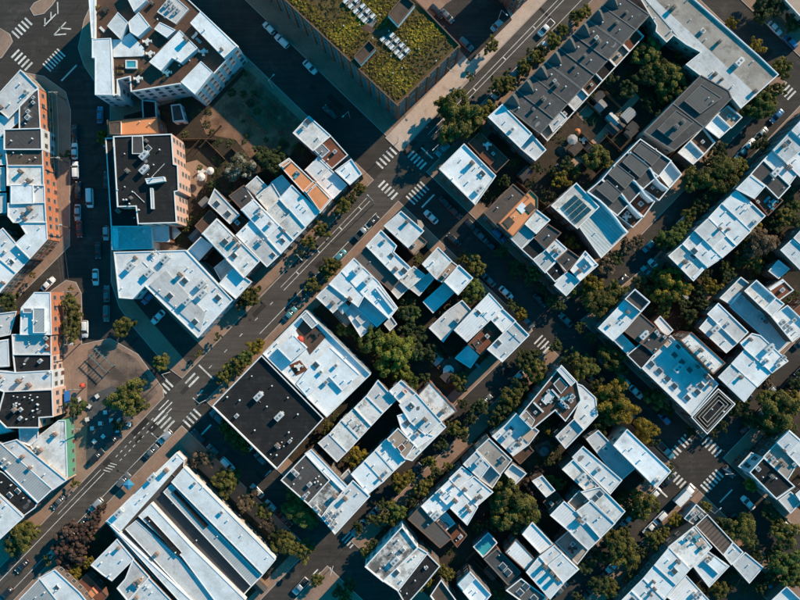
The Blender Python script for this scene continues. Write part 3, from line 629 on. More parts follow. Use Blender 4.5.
B("294,133 309,117 330,136 313,150", 8.5, 'white', 'white', "white roofed house at the edge of the vacant lot", "S308,122 a303,128 v318,138")
B("313,150 330,136 347,155 332,168", 8, 'redbrown', 'grey', "dark red deck roof behind the avenue corner house", "v322,152 a335,152 v328,160", up=[("314,150 322,143 330,151 322,158",9,'grey')])
B("336,171 351,160 361,174 350,184", 8.9, 'white', 'brick', "small white roofed corner house at the main crossing", "v350,174 v345,168")
# ---- market halls -------------------------------------------------------------------
B("106,521 177,452 185,460 184,466 276,559 262,576 250,588 225,616 186,616", 5, 'dark', 'tan', "long white market hall complex with ribbed strip roofs south of the avenue", "A120,512 A153,477 a222,512 v147,494 v138,502 c167,470 v141,499 a195,483 v203,487 v195,478 v228,520",
  up=[("107,521 177,452.5 184.5,460 120,532",7,'white'),("171,482 184,467 275.5,559 263,575",7.5,'white'),("163,492 171,484 261,576 251,586.5",6.5,'metal'),("172,492 176,489.5 209,525 205,528.5",6.75,'black!'),("144,518 148,515.5 182,552.5 178,556",7.3,'black!'),("138,516 151,503 190,545 246,600 225,615 182,557",7.1,'white'),("125,529 136,520 180,559 222,606 200,609",6.4,'pale'),("110,525 120,534 200,608 187,610",7.3,'white')])
B("92,565 117,540 133,559 112,580 103,574", 7, 'white', 'grey', "white roofed house with two dark light wells west of the market hall", "v102,562 v110,552 v122,560")
B("133.5,560 149,577 128,600 118,588 126,579", 6.8, 'pale', 'brick', "grey-white roof with a row of vents alongside the market hall", "c136,582 c140,580 a138,586 v143,577 v130,590")
B("149,578 182,612 150,622 128,601", 7, 'white', 'brick', "white roof at the bottom edge by the market hall", "v148,587 c137,597 v146,585 v152,592")
# ---- central dark warehouse -----------------------------------------------------------
B("212.5,406 262,355 324,418 277,469", 10, 'black', 'brick', "big square black roofed warehouse with white coping", "A259,396 A279.5,416 v282,442 v284,446 a290,441 v289,432 c278,445 v298,414 v240,400 v255,430 v292,438 v271,454", par=.9)
B("306,310 371,374 327,417 263,353.5", 10.2, 'white', 'grey', "white roofed loft building with terraces adjoining the black warehouse", "S316,365 v346,357 v318,400 a321,372 v303,381 v352,380 v310,388", par=.8,
  up=[("277,348 294,335 307,348 291,362",12.6,'white'),("310,366 330,347 360,375 342,391 329,377 307,397 296,384",11,'white'),("296,330 307,315 326,337 310,355",10.0,'deck'),("289,365 300,360 308,370 296,376",10.1,'redbrown'),("301,317 307,311.5 318,324 312,329",11.6,'metal')])
# ---- green roof block and the north east of the avenue ----------------------------
B("214,-66 397,106 460,46 346,-72", 16, 'sedum', 'bigbrick', "tall brick block with an ochre planted green roof", "", par=.7,
  up=[("369,41 376,49 361,65 354,57",17.7,'brown'),("404,-4 415,5 398,26 388,15",18.1,'brown'),("360,30 366,24 380,31 393,25 386,36 372,34",16.05,'deck'),("338,-6 352,-8 379,20 372,30",16.03,'tile'),("380,38 391,32 411,52 402,60",16.03,'tile')])
B("490,-26 518,0 545,-26 517,-52", 10, 'brown', 'brick', "red brick building beside the car park at the top edge", "v515,-12")
B("489,117 502,105.5 531,134 520,147", 9, 'white', 'white', "white roofed end house of the slate gabled terrace", "v505,122 a512,130")
B("520,147.5 531,134.5 545,150 535,160", 6.5, 'white', 'grey', "shaded rear wing of the white end house", "v533,148")
B("547,119 557,109 566,118 553,131", 6, 'white', 'white', "white rear annex behind the slate gabled terrace", "v555,117 v558,121")
B("440,169 464,145 495,176 475,204", 9, 'white', 'white', "white roofed corner house across the main crossing by the crosswalk", "S482,174 A479,190 v461,160 v470,163 v475,168 v462,175 v468,182", par=.5)
B("469,143 480,133 508,160 496,172", 5, 'deck', 'brick', "rear roof decks cluttered with furniture beside the corner house", "a493,154 v487,150",up=[("484,150 495,160 490,166 479,156",5.5,'redbrown')])
B("485,213 513,185 528,198 498,226", 9, 'brown', 'brick', "dark brown roofed house next to the orange deck house", "v497,208 v512,196")
B("499,223 530,191 537,198 537,208 513,236", 9.3, 'orange', 'brick', "house with an orange roof deck in the middle street row", "v514,217", up=[("516,208 522,202 528,208 522,214",9.5,'white'),("524,208 531,202 536,208 530,214",9.6,'brown'),("503,222 509,216 515,222 509,229",9.6,'brown')])
B("525,223.5 536,210 549,220 536,233", 9, 'white', 'white', "white rear roof just past the orange deck", "v540,218")
B("511,238 525,224 535,233 521,248", 8.2, 'metal', 'white', "grey ribbed front roof just past the orange deck")
B("535,238 548,225 560,233 546,248", 9, 'dark', 'brick', "dark square rear roof second past the orange deck", "v548,236")
B("522,249 534,238 545,250 533,259", 8.4, 'black', 'white', "black front roof second past the orange deck")
B("547,250 555,239 566,249 556,260", 8.8, 'white', 'white', "white rear roof with dark vents among dark roofs", "v555,245 v558,248 c554,251 a559,252")
B("534,260 546,250 556,261 545,272", 8.3, 'metal', 'white', "pale ribbed front roof below the black front roof", "v545,261")
B("557,260 568,250 579,258 565,272", 8.7, 'dark', 'brick', "dark rear roof by the round tree in the middle row", "v568,260")
B("546,271 556,261 566,272 555,281", 8.2, 'black', 'white', "second black front roof of the middle row", "v556,271")
B("571,270 585,252 597,265 580,280", 8.8, 'white', 'white', "white rear roof at the south end of the middle row", "c579,271 a584,267 v588,262", up=[("584,258 588,254.5 596,263.5 592,267",10,'white')])
B("555,285 566,272 579,281 566,295", 8.4, 'white', 'white', "white front roof at the south end of the middle row", "v566,284")
# ---- block south of the main crossing ---------------------------------------------
B("385,226 401,212 423,231 408,247", 9, 'white', 'white', "white corner house with a rounded bay south of the main crossing", "v398,233 c407,222", up=[("417,220 421,221 424,226 422,230 418,227",7.5,'tan')])
B("408,247.5 419,236 426,242 414,254", 6.5, 'deck2', 'brick', "pale wooden rear deck behind the rounded bay house", "a414,245")
B("367,246 381,231 396,246 393,252 410,268 399,279", 9, 'white', 'white', "white avenue house with a stepped roof south of the parked pickup", "a384,241 v389,262 S404,271")
B("400,280 414,267 424,275 409,288", 7, 'white', 'white', "small white rear wing behind the stepped roof house", "v408,275")
B("410,288 430,273 433,279 419,295", 6, 'pale', 'white', "pale grey rear extension at the yard with the orange path", "v420,284")
B("391,290 400,280.5 408,288 398,298", 6, 'pale', 'white', "bluish pale rear extension next to the brown roof")
B("355,259 367,247 380,258 400,279 391,290 373,274", 8.4, 'tanroof', 'brick', "plain brown roofed house between two white avenue houses", "v370,262")
B("342,271 354,259 378,282 397,308 389,318 364,295", 9, 'white', 'white', "white avenue house with two tall chimneys beside the brown roof", "A358,270 A368,280 v380,300", up=[("375,288 378,286 396,308 393,311",9.7,'white')])
B("330,284 342,271.5 364,295 358,306", 8.8, 'white', 'white', "white avenue house one along from the twin chimney house", "v352,287 v345,297 c350,299")
B("317,297 330,284.5 346,300 333,312", 8.4, 'white', 'white', "white avenue house at the corner of the loft building", "c333,303 v326,296")
B("333,313 346,301 360,313 346,326", 5, 'deck2', 'brick', "grey rear deck behind the avenue houses by the loft", "")
B("352,303 361,296 386,318 377,326", 6.5, 'white', 'brick', "shaded blue rear wing of the twin chimney house", "v370,311")
B("346,312 352,304 373,326 361,336", 6, 'white', 'redbrick', "red walled rear wing with white roof above the big lime tree", up=[("355,318 361,313 367,320 361,325",6.6,'pale')])
B("385,324 391,317 396,324 390,330", 4, 'pale', 'brick', "tiny grey shed roof near the big lime tree")
B("423,264 438,248 451,261 436,278", 8.5, 'white', 'white', "white house with shaded parapet on the main cross street", "v433,262 v428,266")
B("436,278 451,261.5 457,266 443,282", 7, 'deck2', 'white', "tan decked strip between two white cross street houses", "a445,275 v449,270")
B("445,281.5 459,266 472,278 458,294", 8.5, 'white', 'white', "small square white roof shaded by street trees", "v466,280")
B("424,302 445,283 454,292 433,312", 5, 'white', 'brick', "deep blue shaded rear roof in the inner yard", "v430,302")
B("430,328 448,311 462,301 472,312 453,328 443,341", 5, 'pale', 'brick', "shaded stepped rear roof with a pale lower end", "a457,320 v455,327 v445,318")
B("455,330 489,294 502,308 467,341", 8.8, 'metalwhite', 'white', "long ribbed white roof by the round yard tree", "v482,325 v495,312")
B("492,320 502,309 515,321 503,332", 8.4, 'white', 'white', "small white roof between ribbed roof and red roof decks", "a497,318 v505,318")
B("469,344 490,322 503,332 481,354", 7, 'redbrown', 'redbrick', "red brick roof decks between two white roofs", "v478,343 a487,336", up=[("486,325 492,323 497,329 491,333",7.6,'redbrown'),("472,343 478,338 483,344 477,350",7.5,'brown')])
B("488,349 515,322 528,335 502,361", 9, 'white', 'white', "white end roof with dark coping at the middle crossing", "S498,343 v505,353 v515,335", par=.6)
B("456,358 468,346 478,356 470,367", 4, 'white', 'brick', "blue shaded lean-to by the white parasol yard", "v466,357")
# ---- five unit strip and neighbours ---------------------------------------------------
B("378,381 395,400 383,412 367,396", 7.6, 'pale', 'white', "stained top unit of the five unit white strip", "v380,394")
B("367,396 383,412 371,425 355,408", 7.5, 'patchwhite', 'white', "second unit down of the five unit white strip with grey stain", "v362,404")
B("355,408 371,425 359,438 342,420", 7.4, 'patchwhite', 'white', "middle unit of the five unit white strip with dark debris", "v352,419 v357,425 v360,428 v349,423 v362,424")
B("342,420 359,438 347,451 330,434", 7.5, 'white', 'white', "clean fourth unit of the five unit white strip", "v334,433")
B("330,434 347,451 337,461 319,443", 7.4, 'pale', 'white', "lowest unit of the five unit white strip", "v328,444")
B("390,391 401,381 416,394 403,405", 8.5, 'white', 'white', "white roof terrace with an orange box beside the lime tree", "v396,392 v394,395", up=[("402,391 405,388.5 408.5,392 405.5,394.5",9.6,'orange')])
B("400,405 416,394 441,422 425,434 410,421", 9.4, 'white', 'white', "white roofed house in the lane row with one small hatch", "v411,407 S411,406 v430,423")
B("418,396 430,383 456,411 441,422", 8.2, 'patchwhite', 'redbrick', "stained pale roof with red side wall on the lane", "v429,404 c443,411 v433,408 v447,407")
B("398,416 410,412 427,434 433,436 417,447 402,429", 9, 'white', 'white', "white roof with two dark light wells in the lane row", "S407,423 S419,431 a417,434 v411,433")
B("417,447 441,423 445,427 412,460 405,458", 8.8, 'white', 'white', "thin white front roof strip along the lane", "v420,450")
B("388,439 398,429 414,445 405,458", 9.6, 'deck2', 'white', "roof terrace with a dark brown hatch in the lane row", "a393,441 v409,441 v407,440", up=[("397,447 402,443 406,448 401,453",10.1,'redbrown')])
B("376,450 386,440 406,459 394,470", 8.6, 'white', 'white', "blue shaded roof below the brown hatch terrace", "v385,452 v390,458")
B("365,461 376,450.5 394,470 383,481", 8.5, 'white', 'white', "half shaded ribbed roof in the lane row", "v374,465 a386,472")
B("352,474 365,461.5 383,481 368,493", 8.7, 'white', 'white', "white lane row roof with a pale front strip", "v370,473 c380,478 v366,486")
B("322,517 330,506 353,481 369,496 335,533", 8.6, 'white', 'white', "big white end roof with air conditioner cluster over the lane corner", "a327,515 a331,512 a334,519 a330,520 a338,513 a341,511 a336,523 a333,526 v350,490")
B("308,503 329,481 344,491 322,517", 8.5, 'patchy', 'white', "blotchy grey-white roof between dark roof and white end roof", "v330,500 c335,496 a316,507 a319,510")
B("282,480 306,455 329,480 308,503", 9, 'dark', 'tan', "dark brown-grey roofed house with curved vents near the warehouse", "a294,471 a297,474 v316,478 v318,481 v315,482 v319,476 a308,493 a305,496 v321,484")
B("306,453.5 311,450 347,487 344,491", 8.8, 'white', 'white', "narrow white roof strip beside the dark brown-grey roof", "v325,468")
B("340,478 348,470 354,480 346,486", 6, 'metal', 'white', "small grey metal roof in the lane row yard")
# ---- bottom centre ---------------------------------------------------------------------
B("366,566 402,527 417,547 383,580", 10, 'patchy', 'stucco', "mottled grey roof with white windowed side at the bottom crossing", "A395,560 v392,552 a403,549 v385,565 v380,568 v398,540", par=.7)
B("383,580 417,547 427,553 398,590", 9.6, 'patchwhite', 'white', "white roof strip with blue skylight between mottled and black roofs", "S396,572 v410,560 v412,558 v415,556 v402,580")
B("398,590 427,554 439,566 424,584 406,604", 9, 'black', 'white', "black roof at the bottom with white stepped coping", "a426,567 v415,580")
B("409,519 421,506 451,538 440,547", 8, 'tanroof', 'brick', "plain dark tan roof at the corner of the lane", "v428,524")
B("422,506 436,493 449,507 434,520", 8.5, 'white', 'white', "white roof with one box unit by the plain tan roof", "A436,515 a431,512 v440,501")
B("436,493 450,480 477,507 467,524", 8.8, 'white', 'white', "long white lane roof with a row of stub vents", "c455,500 c467,506 v446,492 v450,495 v462,512 c469,510")
B("436,523 446,513 454,523 444,531", 6.6, 'pale', 'white', "grey rear roof with two blue skylights", "S441,522 S446,525")
B("446,531 455,523.5 466,535 457,546", 4, 'redbrown', 'brick', "red and black rear deck behind the grey skylight roof", "a460,536 v456,540")
B("458,584 470,572 490,594 478,608", 8, 'white', 'white', "white roof with blue parapet at the bottom centre edge", "v472,590 v476,592", par=.7)
B("431,595 441,580 457,602 445,614", 7, 'brown', 'white', "brown roof with a white parapet at the bottom centre edge", "", par=.8)
B("474,546 488,533 496,542 483,556", 4, 'pool', 'grey', "small roof with a blue plunge pool", "", par=.8)
# ---- slate terraces of the north east block ---------------------------------------------
SL = ["westernmost", "second", "third", "fourth", "fifth", "sixth", "seventh", "easternmost"]
for i in range(8):
    f0, f1 = (503 + 14.1*i, 104 - 14*i), (503 + 14.1*(i+1), 104 - 14*(i+1))
    r0, r1 = (540 + 13.6*i, 133 - 14.75*i), (540 + 13.6*(i+1), 133 - 14.75*(i+1))
    m = lambda p, q, t: (p[0]+(q[0]-p[0])*t, p[1]+(q[1]-p[1])*t)
    fm, rm = m(f0, f1, .5), m(r0, r1, .5)
    ft = []
    for t, k in ((.3, 'v'), (.55, 'c'), (.72, 'v')):
        q = m(m(f0, f1, .3+.4*((i*7+int(t*10)) % 3)/2), m(r0, r1, .3+.4*((i*5+int(t*10)) % 3)/2), t)
        ft.append("%s%.1f,%.1f" % (k, q[0], q[1]))
    if i in (2, 5):
        q = m(fm, rm, .45); ft.append("a%.1f,%.1f" % q)
    g = "%.1f,%.1f %.1f,%.1f" % (m(f0, f1, .12)+m(f0, f1, .88))
    B("%.1f,%.1f %.1f,%.1f %.1f,%.1f %.1f,%.1f" % (f0+f1+r1+r0), 9.0+.06*(i % 3), 'slate', 'brick',
      "slate roofed gabled rowhouse, %s house of the long dark terrace along the avenue" % SL[i], " ".join(ft), par=.12, gable=g)
    if i < 7:
        o0, o1 = (r0[0]+7, r0[1]+7.4), (r1[0]+7, r1[1]+7.4)
        B("%.1f,%.1f %.1f,%.1f %.1f,%.1f %.1f,%.1f" % (r0+r1+o1+o0), 5, ('deck2', 'black', 'white', 'deck', 'black', 'deck2', 'redbrown')[i], 'white',
          "white walled rear terrace behind the %s house of the dark gabled terrace" % SL[i], "a%.1f,%.1f" % m(r0, o1, .5) if i % 2 else "", par=.8)
W4 = [("588,192 602,180 628,204 617,215", "lowest"), ("602,180 614,166 642,189 629,203", "second"), ("614,166 627,153 657,176 642,189", "third"), ("627,153 640,140 670,161 658,176", "topmost")]
U4 = ["596,189 607,179.5 622,193 613,203", "608,174 617,164 635,178 625,189", "622,162 631,152.5 650,167 640,178", "633,151 641,142 661,156 652,166"]
for (p, n), u in zip(W4, U4):
    B(p, 8.6, 'slate', 'stucco', "slate roofed house with curved white party walls, %s of four in the row" % n, "v%.0f,%.0f" % tuple(float(x)+d for x, d in zip(u.split()[2].split(','), (-6, -6))), par=.45, up=[(u, 9.5, 'slate2')])
B("617,215.5 628,204.5 642,217 632,227", 5, 'deck', 'stucco', "white walled terrace with pale furniture below the lowest curved wall house", "a626,214", par=.9)
B("629,203.5 642,190 653,202 642.5,216.5", 5, 'redbrown', 'stucco', "white walled red terrace below the second curved wall house", "a640,204", par=.9)
B("643,189.5 657,177 668,188 658,200", 5, 'deck', 'stucco', "white walled terrace with orange plants below the third curved wall house", "a652,188 v657,192", par=.9)
B("658.5,175.5 669,162 679.5,175 668.5,187.5", 6, 'white', 'white', "small blue-white roof with tall parapet below the topmost curved wall house", "", par=1.2)
B("579,226 589.5,195 627,232 601,257", 7, 'tealmetal', 'grey', "teal standing seam roof wedge at the end of the curved wall row", "v595,233 v610,226")
B("552,206 576,184 598,207 577,228", 8.5, 'white', 'white', "white house carrying a field of dark solar panels", "v558,208", par=.5, solar="562,206 575,194.5 592,210 577,223.5")
B("636,-12 640,0 649,15 656,26 655,32 666,43 673,36 685,45 700,53 685,65 702,78 731,98 740,109 778,75 758,56 685,-8", 8, 'concrete', 'tan', "huge pale concrete roofed warehouse at the upper corner", "A738,63 c714,75 c721,80 v649,5 v654,19 v731,88 v752,62 v690,20 v705,40 v668,6", par=.6, up=[("637,-10 645,-10 757,95 740,108.5 731.3,97.5 702,77.5 686,64.5 700.5,53 685,45",8.15,'pale')])
B("645,132 673,104 703,127 674,150", 9, 'slate', 'tan', "slate roofed house with a tan end wall beside the warehouse", "c682,122 c675,127", par=.15, up=[("657,129 676,110 694,122 673,141",9.9,'slate2')])
B("673.3,103.7 701,76 728,91 731,98 703.3,126.7", 9, 'slate', 'white', "slate roofed house butting the pale warehouse", "v708,98 v712,102", par=.15, up=[("684,101 701,84 722,98 700,114",9.9,'slate2')])
B("678,153 689,142 702,155 692,164", 6, 'white', 'white', "white low roof behind the slate house with the tan end wall", "", par=.9)
B("690,141 702,129 713,143 703,154", 5.2, 'deck', 'white', "dark sunken terrace between two low white roofs", "a702,142", par=1)
B("705,128 716,116 729,128 718,138", 6, 'white', 'white', "second low white roof behind the slate houses", "", par=.9)
B("717,115 727,107 740,118 730,128", 5.5, 'deck2', 'white', "pinkish terrace with blue lounge behind the slate house by the warehouse", "a728,117", par=.9)
B("782,-4 800,-22 836,8 806,22", 7, 'tan', 'tan', "plain tan roof in the extreme upper corner", "v805,5")
# ---- white row along the lane, east -------------------------------------------------------
B("669,256 683,244 705,267 693,280", 8.6, 'white', 'white', "lowest sunlit white house of the eastern lane row", "S693,256 c684,262 v690,264", up=[("692,277 703,266 705,268 694,279",9,'white')])
B("683,244 695,231 722,257 707,267", 8.9, 'white', 'white', "second sunlit white house of the eastern lane row", "S694,251 v706,252 v715,255")
B("695,231 709,218 736,245 722,257", 9.2, 'white', 'white', "third sunlit white house of the eastern lane row", "c719,229 v710,238 v726,246")
B("709,218 722,204 750,231 736,245", 9.5, 'white', 'white', "fourth sunlit white house of the eastern lane row", "v722,223 v730,222 v738,236")
B("722,204 736.5,190 764,216 750,230", 9.2, 'white', 'white', "white lane house with a triangular blue shadow", "v744,210 a754,222 v740,206")
B("737,189 750,176 764,186.5 754,198", 10.6, 'white', 'white', "small raised white roof beside the red roof deck", "")
B("754,198.5 766,187 781,201 767,215", 8, 'redbrown', 'redbrick', "red roof deck crowded with blue loungers", "a757,202", par=.7)
B("751,174.5 763,161 789,186 778,198 766,186", 9.4, 'dark', 'white', "dark grey roof with white chimney in the eastern lane row", "A774,173 v772,180 v783,188")
B("764,160 773,151 797,173 789,184", 9, 'white', 'white', "narrow white roof past the dark grey roof in the eastern lane row", "c787,168 v780,163")
B("773,150 791,131 832,168 806,182", 9.4, 'white', 'white', "white roof at the picture edge with a blue shadow", "v788,148 c783,146 v795,160")
B("791.5,130.5 812,108 852,145 832.5,167", 9.8, 'white', 'white', "last white roof of the eastern lane row at the picture edge", "v802,132")
# ---- eastern middle block -----------------------------------------------------------------
B("720,298 740,278 748,284 730,304", 6, 'pale', 'tan', "pale low roof with tan parapet by the round eastern tree", "v735,288", par=.7, up=[("721,299 727,293.5 733,300 730,303.5",6.3,'white')])
B("730,306 742,295 791,340 779,351 762,335", 5.5, 'white', 'grey', "long teal shaded flat roof between sunlit houses", "v745,315 v765,330 v757,322", par=.3)
B("744,291 755,281 774,298 763,309", 8.6, 'white', 'white', "white roof with deep parapet above the long teal roof", "v758,296 v762,300", par=1)
B("765,309.5 776,298.5 783,304 771.5,315.5", 9.2, 'white', 'white', "small square white roof next to the deep parapet roof", "")
B("771,316.5 786,306 808,327 791,341", 8.6, 'white', 'white', "white roof strewn with units at the eastern edge", "a782,322 a786,326 a790,329 v795,332 a793,320 v780,326", par=.9)
B("768,289 782,280 792,290 778,300", 7, 'redbrown', 'white', "rust red roof with white edge in the eastern block", "a781,290", up=[("768.3,288.5 782,279.8 784,282 770.5,291",7.8,'white')])
B("769,271 778,261 788,269 778,278", 6.5, 'white', 'white', "little white roof by the brown eastern tree", "v779,268")
B("781,250 792,240 814,258 801,270", 8.6, 'white', 'white', "white roof at the eastern edge near the brown tree", "v795,252")
B("794,238 804,227 826,246 815,257", 9, 'pale', 'white', "grey roof touching the eastern edge", "v808,240")
B("793,311 806,300 818,312 805,323", 8, 'redbrown', 'redbrick', "red roof corner touching the eastern edge")
B("708,314 718,304 747,332 737,342", 8.4, 'pale', 'white', "bluish pale long roof above the white eastern trio", "v722,319 a727,324", par=.3)
B("700,328 708.5,318 736.5,343 726,352", 8.2, 'white', 'white', "white long roof with one square unit above the trio", "A714,329 v724,341")
B("719,377 732,364 756,386 744,401", 9, 'white', 'white', "lowest ribbed white roof of the eastern trio", "c740,377 v744,376")
B("732,363.5 745,349.5 771,372 757,386", 9.2, 'white', 'white', "middle white roof of the eastern trio", "v753,362 v762,366")
B("741,343 752,334 760,336 787,361 772,372 745.5,349", 9.4, 'white', 'white', "topmost notched white roof of the eastern trio", "A768,348 a780,360 a777,365 a783,357 v772,352")
B("681,340 691,333 724,363 713,373", 11.8, 'patchwhite', 'brick', "tattered white roof beside the blue shaded skylight hall", "v690,345 v697,352 v703,356 a710,363 v688,341 v706,360 c700,350 v712,368", par=.3)
B("641,368 670,335 718,384 691,416", 8, 'white', 'white', "blue shaded hall with rows of square skylights", "S674,355 S681.6,362 S689,370 S707,378 S700.6,385.6 S697,392 S687,398 S651,364 S659,371 S667,378.6 S674,386 A677,368 A689.6,387", par=.6, up=[("663,344 668,338.5 672,342.5 667,348",8.6,'tan')])
B("692,417 718,389.5 734,404 707,433", 8.4, 'black', 'white', "black roof terrace with cream concentric railings", "", par=.25, rings=1)
B("599,328 618,308 625,300 640,312 625,329 613,340", 9, 'white', 'white', "white roofed corner house with a blue shaded middle band", "c627,312 v620,320")
B("625,299 634,290 648,302 640,311", 9.2, 'dark', 'white', "dark sunken roof framed by white parapets", "", par=1.1)
B("625,331 640,314 655,327 641,343", 8.6, 'tanroof', 'brick', "plain grey-brown roof below the corner house", "c644,334 A643,335")
B("641,343 655,328 669,338 655,352", 8.6, 'dark', 'brick', "grey-brown roof with white units beside the skylight hall", "a656,332 a658,335 a664,337 v655,349 v648,340")
B("614,340 621,334 635,348 628,354", 7, 'white', 'white', "small bright blue shaded roof by the street trees", "")
B("628,355 642,343.5 655,356 641,368", 8, 'black', 'white', "square black roof at the corner of the skylight hall", "")
B("655,322 660,317 672,330 666,336", 6, 'white', 'orange', "tiny white roof with an orange wall", "")
# ---- southern middle block ------------------------------------------------------------------
B("520,416 561,366 576,382 580,400 565,420 555,409 532,428", 10, 'deck', 'white', "apartment house with white rimmed roof terraces at the middle crossing", "a548,391 a550,401 v540,404 a535,412 v528,418 a562,402 a566,406 a570,400 v545,396 a572,396", par=.6,
  up=[("556.5,370 561,366.5 575.5,382 571,386.5",11.4,'white'),("553,384 560,377 568,386 561,394",11,'tanroof'),("533,403 534.3,401.8 544,411.5 542.8,412.8",11,'white'),("551,390 552.3,388.8 560,397 558.8,398.4",11,'white'),("560,400 561.2,398.6 570,408 568.8,409.2",10.9,'white'),("541,400 550,391 555,396 546,405",10.7,'white'),("520.5,416 526,410 535,420 531.5,427",10.5,'deck2')])
B("576.5,384 582,386 595,398 597,415 584,429 574,418 581,400", 7, 'white', 'grey', "teal shaded roof wrapping the terrace apartment house", "v588,405 v585,415")
B("556,436 573.5,419 582.5,429 565,447", 8, 'pale', 'white', "white framed box roof with terrace pots", "a562,438 v570,430 v566,436", par=1)
B("493,436 506,425 516,414 538,431 528,444 513,455", 8, 'white', 'tan', "white roof with two pointed skylights in the lane", "A507,434 A513,446 c518,443 v500,434", up=[("521,436 529,429 537,433 528,443",8.3,'tan')])
B("513,456 526,444.5 533,451 520,463", 4, 'deck', 'brick', "low wooden deck with orange pots", "")
B("477,450 489,439 511,460 500,474", 8.6, 'concrete', 'tan', "pale concrete roof with a single dark vent", "S502,459 v488,452 c502,460")
B("505,472 512,464 525,473 515,483", 7, 'pale', 'white', "small white framed box roof by the big tree", "", par=.9)
B("464,464 476,452 489,466 480,478", 8.7, 'white', 'white', "white roof with one blue shadowed box", "A479,461 v470,466")
B("480,478.5 490,467 500,475 492,487", 7, 'metal', 'white', "grey metal low roof above the big spreading tree", "")
B("450,478.5 462,467 472,475 458,487", 8.6, 'white', 'white', "small white roof with a single vent in the lane row", "c459,475")
B("459,488 474,477 492,492 477,505", 8.7, 'white', 'white', "white roof in the lane row dotted with small vents", "c465,489 c480,496 v473,484 v482,488 c476,498")
B("573,457 583,447 621,480 610,493", 8.6, 'white', 'white', "blue and white striped long roof left of the raised white hall", "a598,469 v605,477 v590,462", par=.3)
B("563,469 573,460 599,486 592,496", 8.3, 'white', 'white', "half blue half white roof with a pink unit", "A581,477 a590,481 v595,486", par=.4)
B("587,439 598,431 634,468 620,480 608,466", 6.5, 'white', 'grey', "teal shaded long wing beside the raised white hall", "a605,448 v600,446 v612,470 v615,474", par=.3)
B("614,445 627,430 670,471 656,487", 10.4, 'white', 'tan', "raised white hall roof pointing at the lower crossing", "a656,480 v640,460 v632,448", par=.3)
B("551,515 564,502 584,520 571,532", 8.6, 'metalwhite', 'white', "white and grey ribbed roof beside the tan sunken deck", "c578,519 A583,519")
B("568,502 579,490.5 588,498 576,509.5", 7, 'deck2', 'white', "tan sunken roof deck with white rim", "", par=.9)
B("582,492 600,487 624,511 614,522.5 592,502", 8.7, 'white', 'white', "white roof with twin dark skylights near the street trees", "S595,498 S599.6,493.6 v610,510")
B("577,511 591,500.5 614,523 600,537", 8.9, 'white', 'white', "plain white roof next to the twin skylight roof", "v597,519 v600,517")
B("569,531 583,519.5 600,537.5 588,549", 8.6, 'white', 'white', "sunlit white roof above the grey patio deck", "v577,530")
B("556,542 568,531.5 587.5,549.5 577,563", 5, 'concrete', 'white', "grey patio deck with scattered chairs", "a572,543 v578,552", par=.4)
B("523,534 532,523 552,544 540,552", 8, 'metalwhite', 'tan', "narrow ribbed white roof below the big spreading tree", "")
B("506,552 516,540 534,559 527,571", 7.6, 'metalwhite', 'brick', "ribbed white roof with a brick party wall", "v510,550")
B("527,572 539,557.5 563,583 550,598", 9, 'white', 'white', "white roof with three chimneys in a row", "C544,565 C551,571 C556,577 v535,572")
B("540,556.5 554,546 578,569 563,582.5", 9.3, 'white', 'white', "white roof beside the three chimney roof", "v552,552 v562,562")
B("485,559 497,549 520,572 508,584", 6, 'slate', 'brick', "dark slate low roof beside the brick party wall", "v499,555 S503,566 S508,572")
B("507,590 521,579 545,597 535,610", 8, 'slate2', 'white', "grey roof with pale roof lights at the bottom edge", "S520,592 S526,586 S534,598")
B("544,502 554,491.5 563,500 552,512", 4, 'redbrown', 'brick', "orange-brown deck beside the purple tree", "a551,503")
B("533,481 542,476 554,490 546,496", 6, 'white', 'white', "little white roof touching the purple tree", "v542,484")
# ---- bottom right ------------------------------------------------------------------------------
B("696,525.5 707,515 732,542 723,554", 6, 'ribbrown', 'white', "brown ribbed roof with white edge near the lower crossing", "", par=.3)
B("685,518 696,505 706.5,514.5 695.5,525", 4.4, 'concrete', 'grey', "small grey roof with pale rooflights at the lower crossing", "a692,514 a697,512 a695,518 a700,515")
B("723.5,554 733,543 742,552 731,563.5", 5.6, 'white', 'white', "small white roof at the end of the brown ribbed roof", "v733,549", par=.3)
B("733,564 745,553 762,567 749,582", 5, 'white', 'brick', "teal shaded square roof with flaking white paint", "v748,565")
B("669,547 694,527 711,547 690,568", 8.6, 'patchwhite', 'white', "white roof with a round stain and a cluttered terrace", "a692,532 a688,537 v698,540 a703,546 v700,550", up=[("688,536 694,530.5 708,546 702,551",8.75,'tan')])
B("694,566.5 708,552 728,566 709,586", 7.6, 'white', 'white', "white stepped roof above the fenced yard", "a706,560 c709,558", up=[("706,563 715,556 727.5,566 719,575",8.4,'white')])
B("655,565 669,548 689,569 676,584", 8.7, 'white', 'white', "white roof with a square hatch in the bottom row", "S674,571 c677,561 v668,560")
B("644,578 654,566 675,585 665,598", 8.5, 'white', 'white', "white roof with tan chimney stains in the bottom row", "c653,581 c654,588 v663,580")
B("632,590 643,579 664,600 655,612", 8.6, 'white', 'white', "white roof second from the end of the bottom row", "v645,592 c650,594")
B("618,604 631,591 652,612 640,624", 8.4, 'white', 'white', "last white roof of the bottom row at the picture edge", "S632,600")
B("668,597 686,576 709,601 694,616", 7, 'metalwhite', 'white', "ribbed white roof with clustered units at the bottom edge", "a694,594 a697,597 a699,593 v690,590 a692,600")
B("750,472 763,458 793,486 776,498", 8, 'black', 'stucco', "black triangular looking roof above the blue corner storefront", "v775,478", par=.5)
B("739,466 751,453 762.5,457.5 749.5,471.5", 4.2, 'white', 'white', "blue shaded corner storefront with white framed rooflights", "S746,465 S754,459", par=.3)
